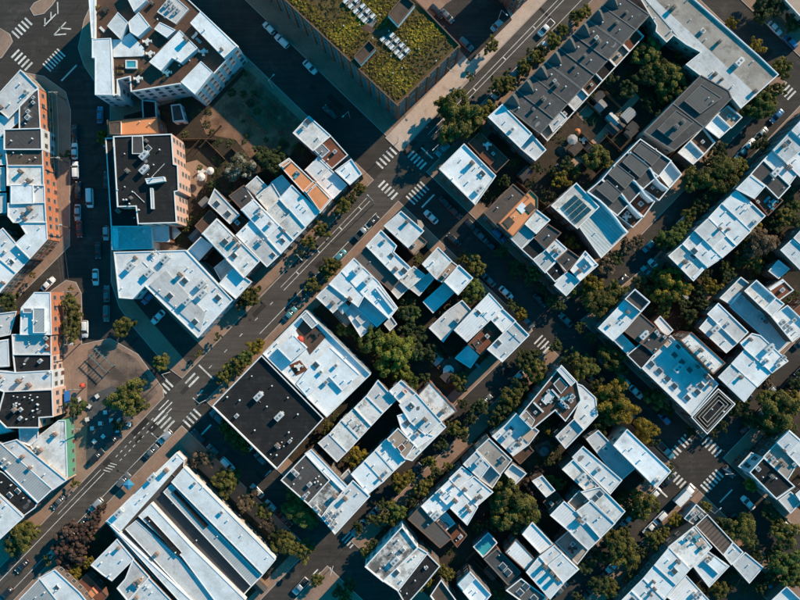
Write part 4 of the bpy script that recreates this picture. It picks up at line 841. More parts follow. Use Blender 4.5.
B("764,456.5 776,444 797,463 787,479", 8.5, 'concrete', 'white', "pale roof with dark clutter in the lower east corner block", "a772,458 v776,461 v770,455 c781,464 a793,464")
B("777,442.5 789,431 813,452 800,466", 8.9, 'white', 'white', "white roof under the huge street tree at the east edge", "c783,450 v794,452 v789,444")
B("779,500 790,492 800,502 790,512", 6, 'pale', 'tan', "small pale roof behind the black triangular roof", "")
B("796,494 808,484 822,498 808,512", 7, 'white', 'white', "white roof sliver at the lower east edge", "")
B("770,600 785,586 802,602 786,616", 6, 'white', 'white', "white parapet roof in the bottom corner", "", par=1)
T1='''128,398,18,o 75,408,10,g 70,304,10,o 72,318,10,o 71,332,10,o 123,326,10,o 8,301,9,d 0,296,8,d 96,137,8,y 32,275,4,y 71,288,3,y
22,536,13,o 14,545,10,d 32,530,8,o 75,483,5,o 70,532,12,p 62,548,11,p 76,552,12,p 84,535,10,p 92,527,9,p 66,562,9,p 96,518,6,p 75,573,7,y 88,562,6,y 94,536,5,y 101,510,6,p 66,155,5,d 43,555,5,d 118,425,6,d'''
T2='''240,167,14,w 272,160,13,d 262,152,8,d 360,189,7,o 343,206,9,o 351,198,6,d 321,230,8,o 309,242,7,o 299,254,5,d 251,295,10,o 243,304,7,d 332,266,9,o 326,272,7,g 312,285,8,o 256,347,8,y 246,357,8,g 238,365,8,o 224,376,9,o 230,370,7,g 199,354,4,o 218,337,4,d 161,363,9,o 226,428,9,g 236,438,10,g 245,447,7,y 226,481,12,o 206,458,9,b 196,463,6,b 245,502,10,b 262,512,9,o 300,514,15,g 286,544,12,o 302,550,11,o 268,524,8,b 292,500,8,o 252,494,6,b 228,205,5,d 190,221,5,o 186,229,4,o 212,186,6,d 215,176,5,d 250,500,5,o 275,535,7,d 316,546,5,o'''
T3='''460,116,22,o 446,106,11,o 474,128,12,d 470,76,5,o 498,86,10,o 508,82,9,o 524,66,8,o 534,57,9,o 541,50,6,d 554,40,8,o 563,30,7,o 578,16,8,o 475,264,10,o 485,262,8,o 463,258,6,o 502,252,7,d 474,292,12,g 394,352,19,l 372,340,14,g 356,332,9,g 384,366,11,l 402,372,10,l 412,384,8,g 415,350,12,d 430,352,11,d 345,328,8,g 432,395,6,d 408,330,9,d 420,335,8,d 459,380,9,o 452,426,9,o 522,314,6,y 461,388,6,d 400,482,10,y 408,476,7,o 421,489,9,o 398,512,9,g 392,520,7,o 385,518,7,o 412,501,7,d 446,575,8,o 440,568,6,o 378,503,6,d 390,506,6,o 372,545,6,d 431,288,6,d 404,312,10,d 410,300,7,d 346,597,8,o'''
T3 += ' 470,418,7,d 480,406,8,d 464,404,6,d 442,444,7,d 430,462,7,o 436,472,6,d 462,436,6,d 374,520,6,d 364,512,5,o 358,528,6,d 350,586,7,d 338,592,6,d 455,470,6,d 446,466,5,o 504,404,8,d 530,350,7,d 556,346,7,d 545,312,7,d 512,276,8,d 525,288,7,d 496,262,6,o 516,300,6,d 535,296,6,d 578,330,7,d 590,340,7,d 560,306,6,d'
T4='''648,54,15,o 660,68,13,o 672,80,15,o 645,76,12,d 628,90,11,d 598,158,13,o 561,180,10,y 567,164,7,d 575,172,6,o 553,172,6,d 734,18,7,y 758,44,8,y 783,66,10,o 760,106,14,g 770,98,9,o 768,6,14,d 794,24,10,d 694,180,12,o 722,176,17,o 738,166,10,o 712,162,9,d 720,150,8,d 761,143,8,d 786,216,10,o 796,222,7,d 674,238,12,g 658,238,8,o 684,226,8,g 628,246,9,b 638,240,7,b 606,266,10,b 616,258,7,d 672,286,18,y 664,300,10,o 660,276,10,g 616,292,11,o 592,284,12,y 600,302,14,o 588,300,9,o 712,286,9,y 760,242,15,b 748,250,9,d 756,264,9,o 782,236,4,p 588,366,12,g 612,358,13,o 620,368,9,d 612,400,17,y 606,416,10,o 624,412,12,y 646,430,12,y 656,426,8,o 658,400,11,o 780,410,19,o 768,424,12,d 792,400,10,y 736,410,9,d 744,404,7,o 768,384,9,b 798,384,9,d 582,366,13,o 570,358,9,d 604,352,9,d 536,372,12,o 524,360,11,d 544,380,8,o 512,398,12,o 502,412,10,d 520,386,9,d 551,434,4,y 494,422,7,d 512,506,22,o 500,494,12,o 528,512,13,g 516,522,12,d 500,518,9,o 532,486,10,p 540,494,7,p 616,540,16,o 604,560,9,d 645,505,14,o 634,514,8,d 626,556,14,o 612,590,10,o 634,576,9,d 675,520,7,y 654,540,10,o 743,530,13,o 752,544,8,d 784,538,14,o 787,566,17,g 774,552,9,d 798,578,12,o 600,585,10,d 725,330,5,d 690,316,8,d 705,305,7,d 700,290,6,d 640,330,5,d 748,316,4,y 585,12,7,o 540,170,5,d'''
T4 += ' 590,92,6,d 610,78,7,d 648,104,7,d 660,116,6,d 700,206,8,d 690,214,7,o 710,196,7,d 672,252,6,d 640,282,8,d 650,292,8,d 700,400,6,d 752,420,8,d 728,428,7,d 718,438,5,o 690,432,6,d 640,404,8,d 668,410,7,d 604,376,8,d 598,384,7,o 652,442,7,d 590,572,7,d 575,598,7,d 642,552,8,d 664,532,6,o 700,300,7,d 684,304,7,d 694,328,6,d 776,226,7,d 770,256,6,d 740,262,6,d 728,276,7,d 762,520,8,d 770,530,8,o 756,556,7,d 772,578,8,d 760,588,7,d 794,556,9,o 555,450,5,d 548,462,6,d 560,458,5,d 600,426,8,d 540,540,6,d 492,524,6,d 478,528,6,d'
build_all()
def party(lbl, line, h0, h1, mat=None):
    b = [q for q in BL if lbl in q['label']][0]; c0 = b['c0']; q = [W(x, y, h1) for x, y in pts(line)]; v = []; f = []; n = len(q)
    for i, (x, y, z) in enumerate(q):
        a, d = q[max(0, i-1)], q[min(n-1, i+1)]; L = math.hypot(d[0]-a[0], d[1]-a[1]); nx, ny = -(d[1]-a[1])/L*.2, (d[0]-a[0])/L*.2
        v += [(x-c0[0]+nx, y-c0[1]+ny, h0), (x-c0[0]+nx, y-c0[1]+ny, h1), (x-c0[0]-nx, y-c0[1]-ny, h1), (x-c0[0]-nx, y-c0[1]-ny, h0)]
    for i in range(n-1):
        for k in range(3): f.append((i*4+k, i*4+k+1, i*4+k+5, i*4+k+4))
    f += [(0, 1, 2, 3), (4*n-1, 4*n-2, 4*n-3, 4*n-4)]
    ob('party_wall', mesh('party_wall', v, f, mat or COPE_W), b['root'])
party('lowest of four', "588,192 600,200.5 606,206 612,213 617,219 622,226 627,232", 4, 9.5)
party('second of four', "602,180 614,187 622,194 628,202 634,209 642,217", 4, 9.5)
party('third of four', "614,166 626,174 636,182 640,187 646,195 653,201", 4, 9.5)
party('topmost of four', "630,152 644,162 651,169 655,177 660,183 668,189", 4, 9.5)
# sedum tufts on the green roof: uncountable ground cover of that roof
GB = [b for b in BL if b['roof'] == 'sedum'][0]
def tufts(poly, z, n, seed, rmin, rmax, avoid=(), hgt=.5):
    r_ = np.random.default_rng(seed); x0, x1 = min(q[0] for q in poly), max(q[0] for q in poly); y0, y1 = min(q[1] for q in poly), max(q[1] for q in poly)
    v = []; f = []; tint = []
    while len(f) < n:
        x, y = r_.uniform(x0, x1), r_.uniform(y0, y1)
        gv = math.sin(x*.31+1.7*math.sin(y*.23))+math.sin(y*.37+1.3*math.sin(x*.29))
        if gv < -.55 and r_.random() < .8: continue
        if not inside(poly, x, y) or any(inside(a, x, y) for a in avoid): continue
        s = r_.uniform(rmin, rmax); tn = r_.random()
        for k in range(3):
            a = r_.uniform(0, 6.28); t = r_.uniform(.2, .9); b = len(v)
            d = (math.cos(a)*s, math.sin(a)*s); e = (-math.sin(a)*s, math.cos(a)*s)
            cx, cy, cz = x+r_.normal()*s*.6, y+r_.normal()*s*.6, z+abs(r_.normal())*s*hgt+.03
            v += [(cx-d[0], cy-d[1], cz), (cx+e[0], cy+e[1], cz+s*t*.5), (cx+d[0], cy+d[1], cz+s*t), (cx-e[0], cy-e[1], cz+s*t*.5)]
            f.append((b, b+1, b+2, b+3)[::-1]); tint.append(min(1, max(0, tn*.5+r_.random()*.25+gv*.13+.05)))
    return v, f, tint
def leafmat(name, c_dark, c_mid, c_light, trans=.25):
    if name in MATS: return MATS[name]
    m, t, b = newmat(name); MATS[name] = m
    at = nd(t, 'Attribute', attribute_name='tint'); oi = nd(t, 'ObjectInfo')
    cr = nd(t, 'ValToRGB'); e = cr.color_ramp.elements; e[0].color = c_dark+(1,); e[1].color = c_light+(1,); e[0].position = .1; e[1].position = .95
    q = e.new(.5); q.color = c_mid+(1,)
    t.links.new(at.outputs['Fac'], cr.inputs[0])
    g = nd(t, 'MapRange'); g.inputs[3].default_value = .78; g.inputs[4].default_value = 1.22; t.links.new(oi.outputs['Random'], g.inputs[0])
    col = mixc(t, cr.outputs[0], g.outputs[0], 1, 'MULTIPLY')
    t.links.new(col, b.inputs['Base Color']); b.inputs['Roughness'].default_value = .65; b.inputs['Specular IOR Level'].default_value = .2
    tr = nd(t, 'BsdfTranslucent'); t.links.new(col, tr.inputs['Color']); mx = nd(t, 'MixShader'); mx.inputs[0].default_value = trans
    t.links.new(b.outputs[0], mx.inputs[1]); t.links.new(tr.outputs[0], mx.inputs[2]); t.links.new(mx.outputs[0], t.nodes['Material Output'].inputs[0])
    return m
LEAF = {
 'o': leafmat('leaf_olive', (0.054, 0.058, 0.018), (0.134, 0.126, 0.032), (0.270, 0.226, 0.050)),
 'g': leafmat('leaf_green', (0.040, 0.065, 0.020), (0.096, 0.130, 0.032), (0.194, 0.226, 0.052)),
 'd': leafmat('leaf_dark', (0.028, 0.042, 0.018), (0.062, 0.078, 0.028), (0.124, 0.134, 0.044)),
 'y': leafmat('leaf_yellow', (0.083, 0.068, 0.015), (0.210, 0.158, 0.024), (0.390, 0.270, 0.038)),
 'l': leafmat('leaf_lime', (0.059, 0.072, 0.014), (0.150, 0.163, 0.026), (0.259, 0.252, 0.044)),
 'p': leafmat('leaf_purple', (0.043, 0.029, 0.023), (0.108, 0.066, 0.055), (0.205, 0.121, 0.082)),
 'b': leafmat('leaf_rust', (0.068, 0.045, 0.030), (0.158, 0.111, 0.068), (0.285, 0.203, 0.128)),
 'w': leafmat('leaf_blossom', (.05, .055, .025), (.16, .15, .09), (.72, .66, .52)),
}
SEDM = leafmat('sedum_leaf', (.055, .036, .013), (.14, .10, .02), (.40, .30, .02))
def tintmesh(name, v, f, tint, mat):
    m = mesh(name, v, f, mat); a = m.attributes.new('tint', 'FLOAT', 'FACE'); a.data.foreach_set('value', tint); return m
gp = inset([(x, y) for x, y in GB['fp']], 1.1)
av = [[W(x, y, u[1])[:2] for x, y in pts(u[0])] for u in GB['up']]
v, f, tn = tufts(gp, 16, 24000, 3, .12, .3, av)
c0 = GB['c0']; so_ = ob('sedum', tintmesh('sedum', [(x-c0[0], y-c0[1], z) for x, y, z in v], f, tn, SEDM), GB['root']); so_['kind'] = 'stuff'
# ---------------- landmarks used to word the labels of trees and cars ----------------
LM = []
for b in BL: pass
LMS = '''22,80,pale corner building|30,140,dark roofed orange rowhouse|28,195,orange row|20,260,wedge end of the orange row|36,315,orange corner building|32,362,black roofed pink building|28,410,plaza shop row|100,410,cafe plaza|48,455,green walled shop|22,478,grey metal shed|5,515,west avenue shed|45,595,bottom corner grey roof|88,592,red-brown low house|150,55,condominium block|132,127,terracotta roofed house|145,180,pink apartment building|135,238,shaded annex of the pink building|165,290,bank roof|170,330,bank car park|245,110,vacant lot|228,250,twin skylight house|265,235,white avenue row|305,185,orange terrace house|345,172,main crossing corner house|330,60,green roof block|425,60,brick face of the green roof block|460,30,upper car park|515,0,red brick building|560,70,dark gabled terrace|510,125,white end house|465,175,crosswalk corner house|512,210,orange deck house|545,255,middle street row|575,205,solar panel house|600,235,teal seamed roof|630,180,curved wall row|690,110,slate house by the warehouse|700,30,concrete warehouse|790,5,upper corner tan roof|690,255,lowest eastern lane house|725,225,eastern lane row|768,200,red lounger deck|785,165,east edge white roofs|760,300,deep parapet roof|790,260,eastern edge roofs|745,320,long teal roof|745,375,white eastern trio|680,375,skylight hall|712,410,railing ringed black terrace|640,330,grey-brown roofs|612,320,blue banded corner house|635,300,dark framed roof|400,232,rounded bay house|385,258,stepped roof house|365,290,twin chimney house|322,300,loft side avenue house|320,355,loft building|268,410,black warehouse|440,275,tan decked cross street house|448,318,stepped rear roof|490,330,red roof decks|470,315,ribbed white roof|350,425,five unit strip|420,410,lane row|385,470,shaded lane roofs|335,505,lane corner roofs|300,480,brown-grey roof by the warehouse|390,560,mottled roof|420,575,bottom black roof|430,525,plain tan lane roof|465,500,white lane roofs|485,545,plunge pool roof|500,460,concrete lane roof|515,435,pointed skylight roof|555,400,terrace apartment house|586,408,teal wrapped roof|570,435,white framed box roof|600,470,striped blue roofs|645,460,raised white hall|590,515,twin dark skylight roof|570,545,grey patio deck|550,575,three chimney roof|500,570,dark slate low roof|520,595,bottom roof light house|150,500,market hall front|215,545,market hall strips|120,565,light well house|712,535,brown ribbed roof|690,550,stained terrace roof|655,585,bottom white row|748,567,flaking teal roof|770,475,black triangular roof|747,462,blue corner storefront|790,450,lower east white roofs|785,600,bottom corner parapet roof|545,335,middle crossing|395,175,main crossing|700,460,lower crossing|180,400,west crossing|330,560,bottom crossing|40,45,top crossing|785,92,upper east crossing|800,500,lower east edge|800,400,east edge'''
for q in LMS.split('|'):
    x, y, n = q.split(',', 2); LM.append((float(x), float(y), n))
USED = {}
def word(x, y, head, maxw=16):
    o = sorted(LM, key=lambda l: math.hypot(l[0]-x, l[1]-y))
    cands = []
    for l in o[:3]:
        dx, dy = x-l[0], y-l[1]; dd = math.hypot(dx, dy)
        s = 'by' if dd < 7 else (('above' if dy < 0 else 'below') if abs(dy) > 2*abs(dx) else ('beside the east side of' if dx > 0 else 'beside the west side of') if abs(dx) > 2*abs(dy) else ('off the upper ' if dy < 0 else 'off the lower ')+('east corner of' if dx > 0 else 'west corner of'))
        cands.append("%s %s the %s" % (head, s, l[2]))
    cands.append("%s between the %s and the %s" % (head, o[0][2], o[1][2])); cands.append("%s between the %s and the %s" % (head, o[0][2], o[2][2])); cands.append("%s between the %s and the %s" % (head, o[1][2], o[2][2]))
    for l in o[3:7]: cands.append("%s between the %s and the %s" % (head, o[0][2], l[2]))
    for c in cands:
        if c not in USED and len(c.split()) <= maxw: USED[c] = 1; return c
    return cands[0]
# ---------------- trees ----------------
def crown(seed, n, K, size):
    r_ = np.random.default_rng(seed)
    cl = []
    for k in range(K):
        a = r_.uniform(0, 2*math.pi); rad = math.sqrt(r_.uniform(0, 1))*.78; lob = 1+.24*math.sin(3*a+seed)+.16*math.sin(5*a+2*seed)
        zz = math.sqrt(max(0, 1-rad**2))*r_.uniform(-.2, .95)
        cl.append((rad*lob*math.cos(a), rad*lob*math.sin(a), zz, r_.uniform(.08, .24)*(1 if seed % 2 else .8), r_.random()))
    cl = np.array(cl); idx = r_.integers(0, K, n)
    c = cl[idx]; d = r_.normal(size=(n, 3)); d /= np.linalg.norm(d, axis=1)[:, None]; d[:, 2] = np.abs(d[:, 2])*1.0-.25
    pos = c[:, :3]+d*(c[:, 3]*r_.uniform(.55, 1.05, n))[:, None]
    nr = d*.7+np.array((0, 0, .55))+r_.normal(size=(n, 3))*.45; nr /= np.linalg.norm(nr, axis=1)[:, None]
    t = np.cross(nr, r_.normal(size=(n, 3))); t /= np.linalg.norm(t, axis=1)[:, None]; b = np.cross(nr, t)
    s = (size*r_.uniform(.6, 1.3, n))[:, None]
    v = np.stack([pos-t*s, pos-b*s*.6+nr*s*.15, pos+t*s, pos+b*s*.6+nr*s*.15], 1).reshape(-1, 3)
    f = np.arange(4*n).reshape(n, 4)
    tint = np.clip(c[:, 4]*.65+r_.random(n)*.35, 0, 1)
    return v, f.tolist(), tint
def crownmesh(seed, n, K, size):
    v, f, t = crown(seed, n, K, size); return tintmesh('crown', v.tolist(), f, t.tolist(), LEAF['o'])
CR = {'s': [crownmesh(i, 1500, 20, .105) for i in range(3)], 'm': [crownmesh(10+i, 7500, 70, .058) for i in range(6)], 'l': [crownmesh(30+i, 19000, 150, .038) for i in range(5)]}
def trunkmesh(seed):
    r_ = random.Random(seed); m = MB(); m.tube((0, 0, -.2), (.02, .01, .55), .055, .04, 7)
    for k in range(6):
        a = k*1.05+r_.random()*.5; q = (math.cos(a)*r_.uniform(.3, .5), math.sin(a)*r_.uniform(.3, .5), r_.uniform(.8, 1.05)); m.tube((.02, .01, .5), q, .028, .014, 5)
        for j in range(2):
            b = a+r_.uniform(-.7, .7); m.tube(q, (q[0]*1.0+math.cos(b)*.3, q[1]+math.sin(b)*.3, q[2]+r_.uniform(.1, .35)), .013, .006, 4)
    return m.build('trunk', BARK)
TRK = [trunkmesh(i) for i in range(3)]
TONE = {'o': 'olive', 'g': 'green', 'd': 'dark green', 'y': 'yellow-green', 'l': 'bright lime', 'p': 'purple-brown', 'b': 'rusty thin', 'w': 'white blossoming'}
tr_ = random.Random(5)
TREES = [tuple(q.split(',')) for q in (T1+' '+T2+' '+T3+' '+T4).split()]
TREES = [(float(a), float(b_), float(c), d) for a, b_, c, d in TREES]
ar = random.Random(77); kk = 0; tries = 0
while kk < 42 and tries < 20000:
    tries += 1; x, y = ar.uniform(300, 800), ar.uniform(40, 600); r = ar.choice((5, 6, 6, 7, 8, 9, 10))
    X, Y, _ = W(x, y, 4)
    if x < 470 and y < 260 or (540 < x < 645 and 80 < y < 190): continue
    if any(math.hypot(x-t[0], y-t[1]) < .62*(r+t[2]) for t in TREES): continue
    if inside([P(394, -600), P(426, -600), P(426, 600), P(394, 600)], x, y): continue
    mg = r*S*.45
    if any(b['bb'][0]-mg < X < b['bb'][1]+mg and b['bb'][2]-mg < Y < b['bb'][3]+mg and inside(inset(b['fp'], -mg), X, Y) for b in BL): continue
    if not any(inside(k_, x, y) for k_ in BLOCKS): continue
    TREES.append((x, y, float(r), ar.choice('dddooogy'))); kk += 1
for q in TREES:
    x, y, r, tone = q; x0, y0 = x, y
    if not any(inside(k_, x, y) for k_ in BLOCKS):          # a tree stands on the pavement, never in the carriageway
        best = None
        for rad in range(1, 27):
            for an in range(24):
                c_ = (x+rad*math.cos(an*.2618), y+rad*math.sin(an*.2618))
                if any(inside(k_, *c_) for k_ in BLOCKS): best = (x+(rad+1.2)*math.cos(an*.2618), y+(rad+1.2)*math.sin(an*.2618)); break
            if best: break
        if not best: continue
        x, y = best
    rm = r*S*1.13; hb = 1.6+.45*rm; zc = hb+.35*rm
    X, Y, _ = W(x, y, zc); X0, Y0, _ = W(x0, y0, zc); ox, oy = X0-X, Y0-Y; od = math.hypot(ox, oy)
    if od > .85*rm: ox, oy = ox*.85*rm/od, oy*.85*rm/od; od = .85*rm
    cls = 's' if r < 6 else 'm' if r < 12 else 'l'
    root = ob('tree' if r >= 5 else 'shrub', None, None, (X, Y, .13)); root.empty_display_size = .5
    size = 'tiny' if r < 6 else 'small' if r < 9 else 'medium' if r < 13 else 'large' if r < 18 else 'huge'
    tag(root, word(x, y, "%s %s %s" % (size, TONE[tone], 'tree' if r >= 5 else 'shrub')), 'tree' if r >= 5 else 'shrub', 'trees of the neighbourhood' if r >= 5 else 'shrubs of the neighbourhood')
    cm = tr_.choice(CR[cls]); c = ob('crown', cm, root, (ox, oy, hb), tr_.uniform(0, 6.28), (rm*tr_.uniform(.86, 1.14), rm*tr_.uniform(.86, 1.14), rm*tr_.uniform(.75, 1.0)))
    c.material_slots[0].link = 'OBJECT'; c.material_slots[0].material = LEAF[tone]
    tk = ob('trunk', tr_.choice(TRK), root, (0, 0, 0), tr_.uniform(0, 6), (rm*.8, rm*.8, hb/.75))
    if od > .3:          # street trees lean out over the carriageway
        import mathutils
        tk.rotation_mode = 'QUATERNION'; tk.rotation_quaternion = mathutils.Vector((-oy, ox, 0)).normalized() and mathutils.Quaternion(mathutils.Vector((-oy, ox, 0)).normalized(), min(.75, math.atan2(od, hb+.4*rm)))
# undergrowth in the yards: one uncountable mass for each block
for i, yd in enumerate(YARDS):
    if not yd: continue
    poly = ccw(g2(yd)); avoid = []
    xs = [q_[0] for q_ in poly]; ys = [q_[1] for q_ in poly]
    bb = (max(min(xs), -118), min(max(xs), 118), max(min(ys), -90), min(max(ys), 90))
    for b in BL:
        if b['bb'][1] > bb[0] and b['bb'][0] < bb[1] and b['bb'][3] > bb[2] and b['bb'][2] < bb[3]: avoid.append((b['bb'], b['fp']))
    r_ = np.random.default_rng(50+i); v = []; f = []; tn = []; tries = 0; cl = [(r_.uniform(bb[0], bb[1]), r_.uniform(bb[2], bb[3])) for _ in range(int((bb[1]-bb[0])*(bb[3]-bb[2])/14))]
    for cx, cy in cl:
        if not inside(poly, cx, cy): continue
        if any(a[0] < cx < a[1] and a[2] < cy < a[3] and inside(fp, cx, cy) for a, fp in avoid): continue
        rad = r_.uniform(.5, 1.3); tt = r_.random()
        for k in range(int(60*rad)):
            a = r_.uniform(0, 6.28); rr_ = rad*math.sqrt(r_.random()); x, y = cx+rr_*math.cos(a), cy+rr_*math.sin(a)
            z = .15+abs(r_.normal())*rad*.5*(1.1-rr_/rad); s = r_.uniform(.1, .24); a = r_.uniform(0, 6.28); t = r_.uniform(-.5, .9); b_ = len(v)
            d = (math.cos(a)*s, math.sin(a)*s); e = (-math.sin(a)*s, math.cos(a)*s)
            v += [(x-d[0], y-d[1], z), (x+e[0], y+e[1], z+s*t*.5), (x+d[0], y+d[1], z+s*t), (x-e[0], y-e[1], z+s*t*.5)]; f.append((b_+3, b_+2, b_+1, b_)); tn.append(.6*tt+.4*r_.random())
    if f:
        o = ob('undergrowth', tintmesh('undergrowth', v, f, tn, LEAF['d'])); tag(o, None, None, None, 'stuff')
        o['label'] = 'low shrubs and weeds covering the back yards, block %s' % ('near the vacant lot', 'of the lane row', 'of the gabled terrace', 'of the eastern lane', 'of the terrace apartments', 'of the corner storefront', 'of the bottom white row', 'of the market hall', 'of the orange row', 'of the plaza shops')[[k for k in range(len(YARDS)) if YARDS[k]].index(i)]; o['category'] = 'undergrowth'
# ---------------- vehicles ----------------
TYRE = flat('tyre', (.02, .02, .02), .8); RIM = flat('rim', (.5, .5, .5), .35, .8); LAMPW = flat('headlight', (.8, .8, .75), .15); LAMPR = flat('taillight', (.35, .02, .02), .3); TRIM = flat('car_trim', (.03, .03, .03), .6)
CARP = {'white': (.75, .76, .76), 'black': (.018, .019, .022), 'silver': (.42, .44, .45), 'grey': (.14, .145, .15), 'red': (.32, .03, .02), 'blue': (.06, .16, .30), 'teal': (.10, .30, .34)}
CARM = {}
for k, c in CARP.items():
    m, t, b = newmat('car_paint_'+k); b.inputs['Base Color'].default_value = c+(1,); b.inputs['Roughness'].default_value = .3; b.inputs['Coat Weight'].default_value = .6; b.inputs['Metallic'].default_value = .3 if k in ('silver', 'grey', 'blue', 'teal') else 0; CARM[k] = m
def loft(secs, m=0, smooth=True):
    """secs: list of (x, halfwidth, z0, z1, corner) rounded rectangular sections along the car"""
    v = []; n = 12
    for x, hw, z0, z1, r in secs:
        r = min(r, hw*.9, (z1-z0)*.49); pr = []
        for cx, cz, a0 in ((hw-r, z1-r, 0), (-hw+r, z1-r, 90), (-hw+r, z0+r*.5, 180), (hw-r, z0+r*.5, 270)):
            for a in (0, 45, 90):
                rr_ = r if a0 < 180 else r*.5; pr.append((x, cx+rr_*math.cos(R(a0+a)), cz+rr_*math.sin(R(a0+a))))
        v += pr
    f = [(i*n+j, i*n+(j+1) % n, (i+1)*n+(j+1) % n, (i+1)*n+j)[::-1] for i in range(len(secs)-1) for j in range(n)]
    f += [tuple(range(n)), tuple(range((len(secs)-1)*n, len(secs)*n))[::-1]]
    return v, f
def lm(name, secs, mat, smooth=True):
    v, f = loft(secs); m = mesh(name, v, f, mat); bm = bmesh.new(); bm.from_mesh(m); bmesh.ops.recalc_face_normals(bm, faces=bm.faces); bm.to_mesh(m); bm.free()
    m.polygons.foreach_set('use_smooth', [True]*len(m.polygons)); return m
def wheel():
    m = MB(); n = 14
    for r0, r1, y0, y1, k in ((.33, .33, -.11, .11, 0),):
        m.add([(r0*math.cos(2*math.pi*i/n), y, r0*math.sin(2*math.pi*i/n)) for y in (y0, y1) for i in range(n)], [(i, n+i, n+(i+1) % n, (i+1) % n) for i in range(n)]+[tuple(range(n)), tuple(range(n, 2*n))[::-1]], 0)
    for y in (-.115, .115): m.add([(.2*math.cos(2*math.pi*i/n), y, .2*math.sin(2*math.pi*i/n)) for i in range(n)], [tuple(range(n))], 1)
    return m.build('wheel', [TYRE, RIM])
WHEEL = wheel()
PW = CARM['white']
def mkcar(kind):
    if kind in ('sedan', 'suv', 'van', 'hatch'):
        L = {'sedan': 4.7, 'suv': 4.8, 'van': 5.4, 'hatch': 4.1}[kind]; hl = L/2; hw = {'sedan': .9, 'suv': .95, 'van': 1.0, 'hatch': .86}[kind]; hd = {'sedan': .92, 'suv': 1.08, 'van': 1.2, 'hatch': .98}[kind]; top = {'sedan': 1.45, 'suv': 1.72, 'van': 2.1, 'hatch': 1.5}[kind]
        body = lm('body', [(-hl, hw*.72, .42, hd*.86, .12), (-hl+.12, hw*.86, .28, hd*.96, .16), (-hl+.6, hw, .22, hd, .18), (-.2, hw, .2, hd+.02, .16), (hl-1.2, hw, .2, hd-.02, .18), (hl-.45, hw*.95, .24, hd*.86, .2), (hl-.1, hw*.82, .3, hd*.74, .16), (hl, hw*.68, .4, hd*.66, .1)], PW)
        b0, t0, t1, b1 = {'sedan': (-hl+.55, -hl+1.25, .35, 1.15), 'suv': (-hl+.08, -hl+.4, .45, 1.2), 'van': (-hl+.05, -hl+.2, hl-1.5, hl-.75), 'hatch': (-hl+.1, -hl+.6, .35, 1.05)}[kind]
        glass = lm('windows', [(b0, hw*.84, hd-.08, hd+.04, .05), (t0, hw*.78, hd-.08, top-.06, .12), (t1, hw*.78, hd-.08, top-.06, .12), (b1, hw*.84, hd-.08, hd+.02, .05)], GLASS)
        roof = lm('roof', [(t0-.06, hw*.66, top-.12, top-.03, .05), (t0+.15, hw*.76, top-.13, top, .08), (t1-.2, hw*.76, top-.13, top, .08), (t1+.02, hw*.66, top-.12, top-.04, .05)], PW)
        pil = MB()
        for sx in (-1, 1):
            for x in (t0+.02, (t0+t1)/2, t1-.02): pil.box(x-.05, x+.05, sx*hw*.8-.02, sx*hw*.8+.02, hd-.02, top-.1, 0)
            pil.box(t1+.45, t1+.62, sx*(hw+.08)-.08, sx*(hw+.08)+.08, hd-.02, hd+.13, 0, True)
        parts = [('body', body, 1), ('windows', glass, 0), ('roof', roof, 1), ('pillars', pil.build('pillars', PW), 1)]
        wx = (-hl+.85, hl-.9)
    elif kind == 'pickup':
        L = 5.6; hl = 2.8; hw = .98; hd = 1.1
        body = lm('body', [(-hl, hw*.9, .4, 1.05, .08), (-hl+.1, hw, .3, 1.1, .1), (-.6, hw, .28, 1.1, .12), (.9, hw, .28, 1.1, .14), (hl-.3, hw*.96, .3, 1.02, .18), (hl, hw*.85, .42, .85, .1)], PW)
        bed = MB().box(-hl+.15, -.55, -hw+.12, hw-.12, 1.05, 1.115).build('truck_bed', TRIM)
        glass = lm('windows', [(-.55, hw*.84, 1.0, 1.15, .05), (-.4, hw*.8, 1.0, 1.78, .12), (.75, hw*.8, 1.0, 1.78, .12), (1.45, hw*.85, 1.0, 1.12, .05)], GLASS)
        roof = lm('roof', [(-.45, hw*.7, 1.72, 1.82, .04), (-.3, hw*.78, 1.7, 1.86, .08), (.6, hw*.78, 1.7, 1.86, .08), (.8, hw*.68, 1.7, 1.8, .05)], PW)
        parts = [('body', body, 1), ('truck_bed', bed, 0), ('windows', glass, 0), ('roof', roof, 1)]; wx = (-1.75, 1.85)
    else:
        L = 7; hl = 3.5; hw = 1.1
        body = lm('cab', [(1.2, hw*.92, .4, 2.2, .1), (1.5, hw*.95, .35, 2.3, .16), (2.5, hw*.95, .35, 2.2, .2), (3.0, hw*.93, .35, 1.35, .2), (hl, hw*.85, .4, 1.15, .15)], PW)
        cargo = MB().box(-hl, 1.1, -hw, hw, .75, 3.0, 0, True, .03).build('cargo_box', surf('truck_box', (.78, .78, .77), (.6, .6, .6), .4, .6))
        ch = MB().box(-hl+.1, hl-.3, -.5, .5, .45, .75, 0, True).build('chassis', TRIM)
        gl = lm('windshield', [(2.45, hw*.86, 1.3, 2.1, .1), (2.6, hw*.88, 1.3, 2.06, .1), (3.02, hw*.9, 1.25, 1.38, .05)], GLASS)
        parts = [('cab', body, 1), ('cargo_box', cargo, 0), ('chassis', ch, 0), ('windshield', gl, 0)]; wx = (-2.2, 2.5)
    hwm = hw; hd_ = .72
    parts += [('headlight', MB().box(-.06, .06, -.2, .2, -.08, .08, 0, True).build('headlight', LAMPW), 0, (hl-.08, s*hw*.58, hd_)) for s in (1, -1)]
    parts += [('taillight', MB().box(-.05, .05, -.16, .16, -.1, .1, 0, True).build('taillight', LAMPR), 0, (-hl+.03, s*hw*.6, .78)) for s in (1, -1)]
    parts += [('wheel', WHEEL, 0, (x, s*(hw-.1), .33)) for x in wx for s in (1, -1)]
    return parts
